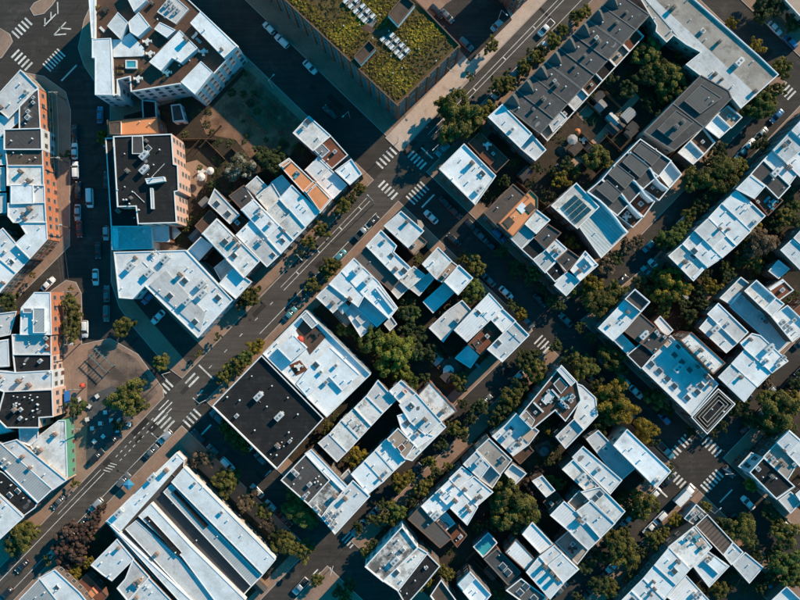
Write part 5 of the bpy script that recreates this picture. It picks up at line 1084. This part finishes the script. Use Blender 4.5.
CK = {k: mkcar(k) for k in ('sedan', 'suv', 'van', 'hatch', 'pickup', 'truck')}
CARS0 = '''74.5,151,n,sedan,white 75.5,170,n,suv,white 78,190,n,sedan,black 77.5,212.5,n,sedan,silver 79.5,229,n,sedan,red 90,198,n,van,white 106,233,n,hatch,silver 95.5,277,n,sedan,white 48,284,u,sedan,white 85,329,n,suv,white 74.5,133,n,sedan,black 100,115,n,sedan,blue 158,317,u,sedan,white 148,298,u,hatch,blue 97,456,u,suv,black 113,440,u,suv,black 58,502,u,sedan,grey 96,505,u,suv,silver 22,566,u,sedan,black 6,594,u,suv,black
269,28,v,hatch,white 282,41,v,suv,white 310,67,v,sedan,white 330,112,v,sedan,black 546,28,u,pickup,white 363,231,u,pickup,silver 431,217,v,sedan,white 455,212,v,sedan,red 446,203,v,sedan,black 472,226,v,suv,black 454,240,v,sedan,black 499,235,v,suv,blue 506,293,v,sedan,white 290,314,u,sedan,teal 313,290,u,sedan,black 437,11,v,sedan,black 447,16,v,sedan,grey 466,44,v,suv,grey 497,25,u,hatch,silver
775,28,v,sedan,white 790,42,v,suv,blue 749,145,u,sedan,white 742,153,u,sedan,teal 761,134,u,sedan,silver 777,116,u,sedan,blue 655,266,v,sedan,white 648,273,v,sedan,teal 649,246,u,hatch,teal 636,392,v,sedan,white 625,381,v,hatch,teal 665,419,v,hatch,blue 748,503,v,sedan,white 650,528,u,sedan,white 660,518,u,suv,white 627,520,u,sedan,silver 518,377,u,sedan,white 684,494,u,truck,white 257,491,v,sedan,silver 587,563,u,sedan,silver 561,589,u,sedan,grey 480,235,v,sedan,grey 491,246,v,sedan,black 527,322,v,sedan,grey 372,222,u,sedan,black 770,392,u,hatch,silver 540,300,v,sedan,black 566,320,v,sedan,grey 604,362,v,suv,grey 98,250,n,sedan,black'''
cr_ = random.Random(3)
CARS = [q.split(',') for q in CARS0.split()]
pk = []
for a in (-166.5, -137.5):
    for c in list(range(446, 600, 20))+list(range(652, 806, 20))+list(range(852, 940, 20)): pk.append((P(c, a), 'v'))
for a in range(-112, 120, 20): pk.append((P(422.2, a), 'u'))
for a in range(200, 400, 20): pk.append((P(422.2, a), 'u'))
for a in range(-440, -190, 20): pk.append((P(423, a), 'u'))
for y in range(104, 336, 19): pk += [((75.5, y), 'n'), ((106.5, y), 'n')]
for a in list(range(-470, -190, 20))+list(range(-118, 130, 20)): pk += [(P(814.5, a), 'u'), (P(834, a), 'u')]
LN = [(285, 590), (330, 546), (440, 432), (545, 336), (640, 254), (752, 138), (800, 85)]
for (x0, y0), (x1, y1) in zip(LN, LN[1:]):
    L = math.hypot(x1-x0, y1-y0)
    for t in range(14, int(L)-12, 20): pk.append(((x0+(x1-x0)*t/L+.69*8.2, y0+(y1-y0)*t/L+.72*8.2), 'u'))
for c in range(446, 596, 20): pk += [(P(c, 149.5), 'v'), (P(c, 176.5), 'v')]
for (x, y), d in pk:
    if not (-5 < x < 805 and -5 < y < 605) or cr_.random() < .36: continue
    if any(math.hypot(x-float(q[0]), y-float(q[1])) < 19 for q in CARS): continue
    if any(math.hypot(x-ix, y-iy) < 30 for ix, iy in ((395, 175), (545, 335), (700, 460), (180, 400), (330, 560), (785, 95), (100, 345))): continue
    if any(inside(bk, *W2) for bk in BLOCKS for W2 in ((x, y),)): continue
    CARS.append((x, y, d, cr_.choice(('sedan', 'sedan', 'suv', 'suv', 'hatch', 'van', 'pickup') if cr_.random() < .5 else ('sedan', 'suv', 'hatch')), cr_.choice(('white', 'black', 'black', 'silver', 'silver', 'grey', 'grey', 'blue', 'red', 'teal'))))
AD = {'n': R(90), 'u': R(45.5), 'v': R(-44.5)}
for q in CARS:
    x, y, d, kind, colr = q; x, y = float(x), float(y)
    X, Y, _ = W(x, y, .8); fl = cr_.choice((0, math.pi)) if kind != 'truck' else 0
    root = ob({'truck': 'box_truck', 'van': 'van', 'pickup': 'pickup_truck'}.get(kind, 'car'), None, None, (X, Y, .004), AD[d]+fl+cr_.uniform(-.03, .03)); root.empty_display_size = .5
    nm = {'truck': 'box truck', 'suv': 'sport utility car', 'hatch': 'hatchback', 'pickup': 'pickup truck'}.get(kind, kind)
    tag(root, word(x, y, "%s %s" % (colr, nm)), {'truck': 'truck', 'van': 'van', 'pickup': 'pickup truck'}.get(kind, 'car'), 'cars on the streets')
    for pr in CK[kind]:
        o = ob(pr[0], pr[1], root, pr[3] if len(pr) > 3 else (0, 0, 0))
        if pr[2]: o.material_slots[0].link = 'OBJECT'; o.material_slots[0].material = CARM[colr]
# ---------------- poles, wires, lamps ----------------
POLE = MB().cyl(0, 0, 0, 9.6, .17, .11, 8).build('pole', WOOD)
ARM = MB().box(-1.25, 1.25, -.07, .07, 8.7, 8.86, 0, True).box(-1.1, -1.0, -.05, .05, 8.86, 9.05).box(1.0, 1.1, -.05, .05, 8.86, 9.05).box(-.3, -.22, -.05, .05, 8.86, 9.05).build('crossarm', flat('arm_grey', (.5, .48, .46), .7))
TRAN = MB().cyl(.35, .2, 6.9, 7.9, .26, .26, 10).build('transformer', STEEL)
tops = []
for x, y, tr, n in [(66, 100, 0, 'top crossing corner'), (68, 163, 1, 'rusty brown roofed rowhouse'), (70, 228, 1, 'end of the orange row'), (79, 292, 0, 'orange corner building'), (81, 343, 1, 'black roofed pink building'), (86, 386, 0, 'cafe plaza red sign'), (88, 424, 0, 'green walled shop')]:
    X, Y, _ = W(x, y, 0); r_ = ob('utility_pole', None, None, (X, Y, .1)); tag(r_, 'wooden utility pole with crossarm on the pavement by the %s' % n, 'utility pole', 'utility poles')
    ob('pole', POLE, r_); ob('crossarm', ARM, r_)
    if tr: ob('transformer', TRAN, r_)
    tops.append((X, Y))
WIRE = flat('wire', (.09, .09, .09), .6)
for i in range(len(tops)-1):
    a, b = tops[i], tops[i+1]; m = MB()
    for ox in (-1.05, -.26, 1.05):
        pv = None
        for k in range(9):
            t = k/8; q = (a[0]+(b[0]-a[0])*t+ox, a[1]+(b[1]-a[1])*t, 9.15-1.6*t*(1-t))
            if pv: m.tube(pv, q, .025, .025, 4)
            pv = q
    o = ob('power_line', m.build('power_line', WIRE)); tag(o, 'three thin overhead wires, %s span from the top along the west street' % ('first', 'second', 'third', 'fourth', 'fifth', 'sixth')[i], 'wire', 'overhead wires')
LP = MB().cyl(0, 0, 0, 8, .1, .06, 8).build('pole', STEEL); LA = MB().tube((0, 0, 7.9), (1.8, 0, 8.3), .04, .03, 6).build('arm', STEEL); LH = MB().box(1.6, 2.3, -.14, .14, 8.24, 8.38, 0, True, .03).build('lamp_head', STEEL)
for x, y, a, n in [(350, 118, 225, 'the tall brick block in the shaded street'), (273, 88, 45, 'the vacant lot'), (398, 142, -45, 'the brick block corner'), (444, 74, -45, 'the avenue below the upper car park'), (170, 372, -45, 'the bank car park corner'), (206, 400, 135, 'the black warehouse corner'), (166, 434, 135, 'the market hall corner'), (374, 204, 135, 'the stepped corner by the main crossing'), (437, 150, 225, 'the crosswalk corner house'), (300, 256, -45, 'the white avenue row'), (270, 470, 45, 'the dark side street behind the warehouse'), (498, 20, -45, 'the red brick building on the avenue'), (722, 468, 180, 'the blue corner storefront'), (704, 506, 45, 'the brown ribbed roof'), (540, 352, 90, 'the terrace apartment house corner'), (333, 566, 90, 'the bottom crossing')]:
    X, Y, _ = W(x, y, 0); r_ = ob('street_lamp', None, None, (X, Y, .12), R(a)); tag(r_, 'slim grey street lamp near %s' % n, 'street lamp', 'street lamps'); ob('pole', LP, r_); ob('arm', LA, r_); ob('lamp_head', LH, r_)
# ---------------- furniture on plazas, roofs and in yards ----------------
FW = flat('furniture_white', (.72, .72, .7), .5); FB = flat('furniture_dark', (.06, .055, .05), .6); FT = flat('furniture_blue', (.10, .32, .40), .6); FO = flat('furniture_orange', (.55, .17, .05), .6); FR = flat('furniture_red', (.6, .06, .03), .6)
def legs4(m, a, b, h, r=.03):
    for sx in (-1, 1):
        for sy in (-1, 1): m.box(sx*a-r, sx*a+r, sy*b-r, sy*b+r, 0, h)
    return m
def leg1(h, mat): return MB().box(-.03, .03, -.03, .03, 0, h).build('leg', mat)
_LG = {}
def legs(root, a, b, h, mat):
    k = (h, mat.name)
    if k not in _LG: _LG[k] = leg1(h, mat)
    for sx in (-1, 1):
        for sy in (-1, 1): ob('leg', _LG[k], root, (sx*a, sy*b, 0))
TT = {}
def table(x, y, z, label, mat=FW, sx=.55, sy=.55, rz=R(45), group=None, cat='table', base=None):
    r_ = ob('table', None, None, W(x, y, z), rz); tag(r_, label, cat, group); k = (sx, sy, mat.name)
    if k not in TT: TT[k] = MB().box(-sx, sx, -sy, sy, .72, .77, 0, True).build('table_top', mat)
    ob('table_top', TT[k], r_); legs(r_, sx-.08, sy-.08, .72, mat); return r_
CS = {}
def chair(x, y, z, label, mat=FW, rz=0, group=None, s=1.0):
    r_ = ob('chair', None, None, W(x, y, z), rz, (s, s, s)); tag(r_, label, 'chair', group)
    if mat.name not in CS: CS[mat.name] = (MB().box(-.25, .25, -.25, .25, .42, .47, 0, True).build('seat', mat), MB().box(-.25, .25, .2, .25, .47, .92, 0, True).build('backrest', mat))
    ob('seat', CS[mat.name][0], r_); ob('backrest', CS[mat.name][1], r_); legs(r_, .21, .21, .42, mat); return r_
def parasol(x, y, z, label, mat=FW, r=1.35, square=False):
    r_ = ob('parasol', None, None, W(x, y, z), R(45)); tag(r_, label, 'parasol')
    n = 4 if square else 8; q = r*1.25 if square else r
    v = [(0, 0, 2.7)]+[(q*math.cos(2*math.pi*(i+.5)/n), q*math.sin(2*math.pi*(i+.5)/n), 2.2) for i in range(n)]+[(q*math.cos(2*math.pi*(i+.5)/n), q*math.sin(2*math.pi*(i+.5)/n), 2.05) for i in range(n)]
    f = [(0, i+1, (i+1) % n+1) for i in range(n)]+[(i+1, n+i+1, n+(i+1) % n+1, (i+1) % n+1) for i in range(n)]
    ob('canopy', mesh('canopy', v, f, mat), r_); ob('pole', MB().cyl(0, 0, 0, 2.75, .03, n=6).build('pole', FB), r_); ob('base', MB().cyl(0, 0, 0, .08, .3, .28, 12).build('base', FB), r_); return r_
# green roof picnic tables in two paved strips
rows = [((346, 2), (351, 7), (356, 12), (361, 17), (365, 21)), ((357, 1), (363, 7), (368, 12), (373, 17)), ((383, 40), (388, 44), (392, 48), (397, 53), (401, 57)), ((392, 36), (397, 41), (402, 46), (407, 51))]
nr = ['upper strip outer row', 'upper strip inner row', 'lower strip outer row', 'lower strip inner row']
od = ['first', 'second', 'third', 'fourth', 'fifth']
for rw, n in zip(rows, nr):
    for k, (x, y) in enumerate(rw):
        r_ = ob('picnic_table', None, None, W(x, y, 16), R(45)); tag(r_, 'white picnic table, %s in the %s of the green roof' % (od[k], n), 'picnic table', 'picnic tables on the green roof')
        if 'PT' not in F: F['PT'] = (MB().box(-.7, .7, -.32, .32, .72, .78, 0, True).build('table_top', FW), MB().box(-.7, .7, -.12, .12, .42, .47, 0, True).build('bench', FW), MB().box(-.05, .05, -.6, .6, 0, .72, 0, True).build('frame', FB))
        ob('table_top', F['PT'][0], r_)
        for s in (-1, 1): ob('bench', F['PT'][1], r_, (0, s*.55, 0)); ob('frame', F['PT'][2], r_, (s*.5, 0, 0))
BOL = MB().cyl(0, 0, 0, 1.0, .09, n=8).cyl(0, 0, 1.0, 1.25, .16, .14, 8).build('post', FW)
for (x, y), n in zip([(380, 16), (360, 26), (389, 32), (373, 39), (391, 57), (406, 42), (402, 69), (393, 74), (344, 27), (436, 62), (419, 50)], ['upper strip inner corner', 'upper strip outer side', 'white shaft', 'second white shaft', 'lower strip outer end', 'lower strip inner side', 'far sedum pair, upper', 'far sedum pair, lower', 'lonely sedum patch', 'parapet corner', 'eastern sedum bed']):
    o = ob('roof_light', BOL, None, W(x, y, 16)); tag(o, 'short white post light on the green roof near the %s' % n, 'light', 'green roof post lights')
# hot tub and terraces of the condominium block
r_ = ob('hot_tub', None, None, W(132, 65, 13.5)); tag(r_, 'white rimmed rectangular hot tub with teal water on the roof terrace', 'hot tub')
m = MB(); p0 = [(-1.5, -1.1), (1.5, -1.1), (1.5, 1.1), (-1.5, 1.1)]; p1 = inset(p0, .3); n = 4
m.add([(x, y, z) for pp, z in ((p0, 0), (p0, .85), (p1, .85), (p1, .6)) for x, y in pp], [(i+n*l, (i+1) % n+n*l, (i+1) % n+n*(l+1), i+n*(l+1)) for l in range(3) for i in range(n)])
ob('shell', m.build('shell', FW), r_); ob('water', mesh('water', [(x, y, .68) for x, y in p1], [(0, 1, 2, 3)], ROOF['pool']), r_)
def planter(x, y, z, label, sx=.9, sy=.35, rz=R(45), tone='o'):
    r_ = ob('planter', None, None, W(x, y, z), rz); tag(r_, label, 'planter'); ob('box', MB().box(-sx, sx, -sy, sy, 0, .5).build('box', WOOD), r_)
    c = ob('foliage', CR['s'][0], r_, (0, 0, .7), 0, (sx, max(sy*1.3, .4), .6)); c.material_slots[0].link = 'OBJECT'; c.material_slots[0].material = LEAF[tone]
for i, (x, y, z, n) in enumerate([(121, 66, 13.5, 'left of the hot tub'), (121, 72, 13.5, 'below the hot tub'), (141, 71, 13.5, 'by the white table set'), (158, 35, 13.5, 'under the diagonal white roof'), (165, 78, 13.5, 'in the lower notch terrace'), (98, 8, 13.5, 'in the upper strip terrace')]):
    planter(x, y, z, 'wooden planter on the condominium terrace %s' % n, rz=R(0 if i < 2 else 45), tone='oygooy'[i])
for x, y, z, n, mt in [(139, 79, 13.5, 'condominium terrace below the hot tub', FW), (148, 42, 13.5, 'condominium middle terrace', FW), (151, 54, 13.5, 'condominium middle terrace lower end', FW), (106, 10, 13.5, 'condominium upper strip terrace', FB), (168, 73, 13.5, 'condominium notch terrace', FT), (204, 52, 13.5, 'long eastern condominium terrace', FW), (299, 366, 10.2, 'loft building deck', FW), (317, 333, 10.2, 'loft building upper deck', FB), (487, 145, 5.2, 'rear decks by the crosswalk corner house', FW), (772, 202, 8.1, 'red lounger deck', FT), (562, 399, 10.1, 'terrace apartment house', FT), (548, 398, 10.1, 'terrace apartment inner terrace', FW), (626, 217, 5.1, 'lowest curved wall terrace', FW), (572, 548, 5.1, 'grey patio deck', FB), (696, 536, 8.8, 'stained terrace roof', FT), (448, 376, .15, 'parasol yard', FW), (583, 140, .15, 'garden path yard', FW), (203, 172, .15, 'patio by the pink apartment building', FW)]:
    table(x, y, z, 'small %s table on the %s' % ({FW.name: 'white', FB.name: 'dark', FT.name: 'blue'}[mt.name], n), mt, .7, .5)
    for k, (dx, dy) in enumerate(((4, 0), (-4, 0), (0, 4))):
        chair(x+dx*.8, y+dy*.8, z, 'small %s chair on the %s, %s of its table' % ({FW.name: 'white', FB.name: 'dark', FT.name: 'blue'}[mt.name], n, ('east', 'west', 'below')[k]), mt, R((-90, 90, 180)[k]), None, 1.25)
def lounger(x, y, z, label, mat, rz):
    r_ = ob('lounger', None, None, W(x, y, z), rz); tag(r_, label, 'lounger'); ob('cushion', MB().box(-.95, .45, -.35, .35, .3, .42, 0, True).build('cushion', mat), r_); ob('backrest', MB().add([(.45, -.35, .3), (1.05, -.35, .75), (1.05, .35, .75), (.45, .35, .3), (.4, -.35, .42), (1.0, -.35, .87), (1.0, .35, .87), (.4, .35, .42)], [(4, 5, 6, 7), (0, 1, 5, 4), (1, 2, 6, 5), (2, 3, 7, 6), (3, 2, 1, 0)]).build('backrest', mat), r_); legs(r_, .4, .28, .3, FB)
for i, (x, y, z, mt, n) in enumerate([(103, 30, 13.5, FW, 'upper strip terrace of the condominium'), (195, 36, 13.5, FW, 'long eastern condominium terrace, upper end'), (199, 41, 13.5, FT, 'long eastern condominium terrace, lower end'), (766, 200, 8.1, FT, 'red deck, left one'), (770, 207, 8.1, FT, 'red deck, lower one'), (568, 396, 10.1, FT, 'terrace apartment house, right one'), (561, 405, 10.1, FT, 'terrace apartment house, lower one'), (735, 117, 5.6, FT, 'pinkish terrace by the warehouse'), (655, 186, 5.1, FT, 'third curved wall terrace'), (297, 176, 9.6, FT, 'sunken deck of the orange terrace house'), (478, 366, .15, FT, 'yard by the red roof decks')]):
    lounger(x, y, z, '%s lounger on the %s' % ('white' if mt is FW else 'blue', n), mt, R(45 if i % 2 else -45))
for x, y, z, n, mt, r, sq in [(203, 178, .15, 'white round parasol on the orange patio by the pink building', FW, 1.2, False), (212, 172, .15, 'second white parasol nearer the blossom tree', FW, 1.1, False), (448, 370, .15, 'large white octagonal parasol in the dark inner yard', FW, 1.6, False), (571, 141, .15, 'grey parasol in the yard behind the gabled terrace', flat('cloth_grey', (.36, .36, .36), .8), 1.5, False), (301, 339, 10.2, 'red parasol on the loft building deck', FR, 1.0, False), (343, 307, 5.1, 'pale blue square awning tent behind the avenue houses', FW, 1.6, True), (176, 233, .15, 'pale tent canopy by the pink building', FW, 1.6, True), (131, 483, .15, 'blue and white stall canopy on the market pavement', flat('cloth_blue', (.05, .30, .5), .8), 1.3, True), (576, 133, .15, 'orange parasol beside the grey one', FO, .9, False), (85, 385, .15, 'red parasol at the plaza edge', FR, .8, False), (768, 584, .15, 'blue round parasol in the bottom corner yard', FT, .9, False)]:
    parasol(x, y, z, n, mt, r, sq)
# plaza cafe tables under the big tree
pz = [(90, 406), (106, 412), (88, 419), (101, 423), (93, 428), (112, 420), (120, 420), (98, 396), (80, 399), (110, 398), (118, 430), (104, 436), (95, 441), (130, 424)]
ordn = ['first', 'second', 'third', 'fourth', 'fifth', 'sixth', 'seventh', 'eighth', 'ninth', 'tenth', 'eleventh', 'twelfth', 'thirteenth', 'fourteenth']
pz.sort()
for k, (x, y) in enumerate(pz):
    table(x, y, .15, 'white square cafe table on the shaded plaza, %s counted from the shops' % ordn[k], FW, .55, .55, R(rnd.uniform(0, 90)), 'cafe tables on the plaza')
    for s, nn in ((1, 'avenue'), (-1, 'shop')):
        chair(x+s*2.6, y+s*.6, .15, 'white cafe chair on the %s side of the %s plaza table' % (nn, ordn[k]), FB, R(-90*s), 'cafe chairs on the plaza')
o = ob('blue_mural_sign', MB().box(-.2, .2, -2.2, 2.2, .6, 3.6, 0, True).build('awning', flat('awning_blue', (.02, .16, .5), .7)), None, W(70, 398, 0)); o.name = 'shop_awning'; tag(o, 'deep blue shop awning panel facing the plaza', 'awning')
# trampoline
r_ = ob('trampoline', None, None, W(543.6, 451, .15)); tag(r_, 'round grey trampoline in the dark yard', 'trampoline'); ob('mat', MB().cyl(0, 0, .72, .75, 1.15, n=20).build('mat', flat('tramp', (.2, .24, .26), .6)), r_)
m = MB()
for i in range(20):
    a, b = 2*math.pi*i/20, 2*math.pi*(i+1)/20; m.tube((1.3*math.cos(a), 1.3*math.sin(a), .75), (1.3*math.cos(b), 1.3*math.sin(b), .75), .06, .06, 5)
ob('rim', m.build('rim', FT), r_)
for i in range(4): ob('leg', MB().cyl(1.3*math.cos(i*1.57), 1.3*math.sin(i*1.57), 0, .75, .03, n=6).build('leg', STEEL), r_)
# ---------------- fences between the yards ----------------
BRD = MB().box(-.95, .95, -.03, .03, .1, 1.75, 0, True).build('panel', WOOD); PST = MB().box(-.06, .06, -.06, .06, 0, 1.85).build('post', WOOD)
FEN = [(546, 146, 584, 108, 'behind the gabled terrace, first yard'), (562, 162, 575, 149, 'along the lower garden path'), (590, 150, 605, 165, 'beside the olive garden tree'), (604, 136, 620, 152, 'by the four curved wall houses'), (585, 102, 600, 116, 'under the gabled terrace rear walls'), (600, 88, 618, 106, 'by the path bend'), (440, 342, 452, 362, 'between the stepped rear roof and the parasol'), (426, 356, 458, 388, 'round the parasol yard'), (502, 196, 536, 166, 'behind the orange deck house'), (516, 182, 545, 206, 'towards the yellow tree'), (184, 140, 216, 140, 'north of the pink building patio'), (206, 140, 226, 160, 'by the blossom tree'), (540, 448, 560, 468, 'beside the trampoline'), (536, 470, 552, 454, 'above the little white roof'), (700, 300, 722, 318, 'by the pale low roof'), (600, 450, 614, 466, 'by the teal shaded wing'), (476, 556, 500, 584, 'in the dark lower yard'), (712, 586, 726, 572, 'round the bottom fenced yard'), (340, 460, 362, 440, 'in the dark strip yard'), (404, 296, 424, 316, 'in the inner shaded yard'), (436, 300, 452, 316, 'below the deep blue rear roof')]
fr = random.Random(31); tr2 = 0
while len(FEN) < 52 and tr2 < 6000:
    tr2 += 1; x, y = fr.uniform(180, 800), fr.uniform(40, 600); d = fr.choice((VX, UX)); l = fr.uniform(14, 34)
    e = (x+d[0]*l, y+d[1]*l); ok = True
    for t in range(7):
        q = (x+d[0]*l*t/6, y+d[1]*l*t/6); X, Y, _ = W(*q)
        if not any(yd and inside(yd, *q) for yd in YARDS) or any(b['bb'][0] < X < b['bb'][1] and b['bb'][2] < Y < b['bb'][3] and inside(b['fp'], X, Y) for b in BL): ok = False; break
    if ok: FEN.append((x, y, e[0], e[1], None))
for x0, y0, x1, y1, n in FEN:
    a, b = W(x0, y0), W(x1, y1); L = math.hypot(b[0]-a[0], b[1]-a[1]); k = max(1, round(L/2.05)); ang = math.atan2(b[1]-a[1], b[0]-a[0])
    r_ = ob('fence', None, None, (a[0], a[1], .13), ang); tag(r_, 'brown wooden yard fence %s' % n if n else word((x0+x1)/2, (y0+y1)/2, 'plain board fence'), 'fence', 'yard fences')
    for i in range(k+1): ob('post', PST, r_, (L*i/k, 0, 0))
    for i in range(k): ob('panel', BRD, r_, (L*(i+.5)/k, 0, 0), 0, (L/k/2.05, 1, 1))

# timber and steel pergola on the upper plaza
r_ = ob('pergola', None, None, W(104, 360, .15), R(-44)); tag(r_, 'blue beamed open pergola on the upper plaza', 'pergola')
PB = flat('pergola_blue', (.10, .22, .28), .6); bm_ = MB().box(-3.6, 3.6, -.08, .08, 2.5, 2.7, 0, True).build('beam', PB); sl_ = MB().box(-.07, .07, -1.6, 1.6, 2.7, 2.82, 0, True).build('slat', WOOD); ps_ = MB().box(-.08, .08, -.08, .08, 0, 2.5).build('post', PB)
for y in (-1.2, 1.2):
    ob('beam', bm_, r_, (0, y, 0))
    for x in (-3.3, 0, 3.3): ob('post', ps_, r_, (x, y, 0))
for i in range(9): ob('slat', sl_, r_, (-3.4+i*.85, 0, 0))

# garden sheds and bins in the yards
sr = random.Random(13); ns = 0; t_ = 0
SHW = [WOOD, WALL['grey'], WALL['tan']]
while ns < 30 and t_ < 8000:
    t_ += 1; x, y = sr.uniform(190, 790), sr.uniform(60, 590); X, Y, _ = W(x, y)
    if not any(yd and inside(yd, x, y) for yd in YARDS) or (180 < x < 320 and 60 < y < 165): continue
    if any(b['bb'][0]-1.6 < X < b['bb'][1]+1.6 and b['bb'][2]-1.6 < Y < b['bb'][3]+1.6 and inside(inset(b['fp'], -1.8), X, Y) for b in BL): continue
    a, d, h_ = sr.uniform(.9, 1.5), sr.uniform(1.1, 1.8), sr.uniform(1.9, 2.3)
    r_ = ob('shed', None, None, (X, Y, ZB), R(45+sr.choice((0, 90)))); tag(r_, word(x, y, sr.choice(('small garden shed', 'little pitched shed', 'low yard shed'))), 'shed', 'garden sheds')
    wm = sr.choice(SHW); ob('wall', MB().prism([(-a, -d), (a, -d), (a, d), (-a, d)], 0, h_).build('wall', wm), r_)
    e = .15; v = [(-a-e, -d-e, h_-.05), (a+e, -d-e, h_-.05), (a+e, d+e, h_-.05), (-a-e, d+e, h_-.05), (0, -d-e, h_+.7), (0, d+e, h_+.7)]
    ob('roof', mesh('roof', v, [(0, 4, 5, 3), (1, 2, 5, 4), (0, 1, 4), (2, 3, 5), (3, 2, 1, 0)], sr.choice((ROOF['dark'], ROOF['grey'], ROOF['metal'], ROOF['brown']))), r_)
    ob('door', MB().box(-.4, .4, -d-.05, -d+.01, .05, 1.8, 0, True).build('door', WOOD), r_); ns += 1
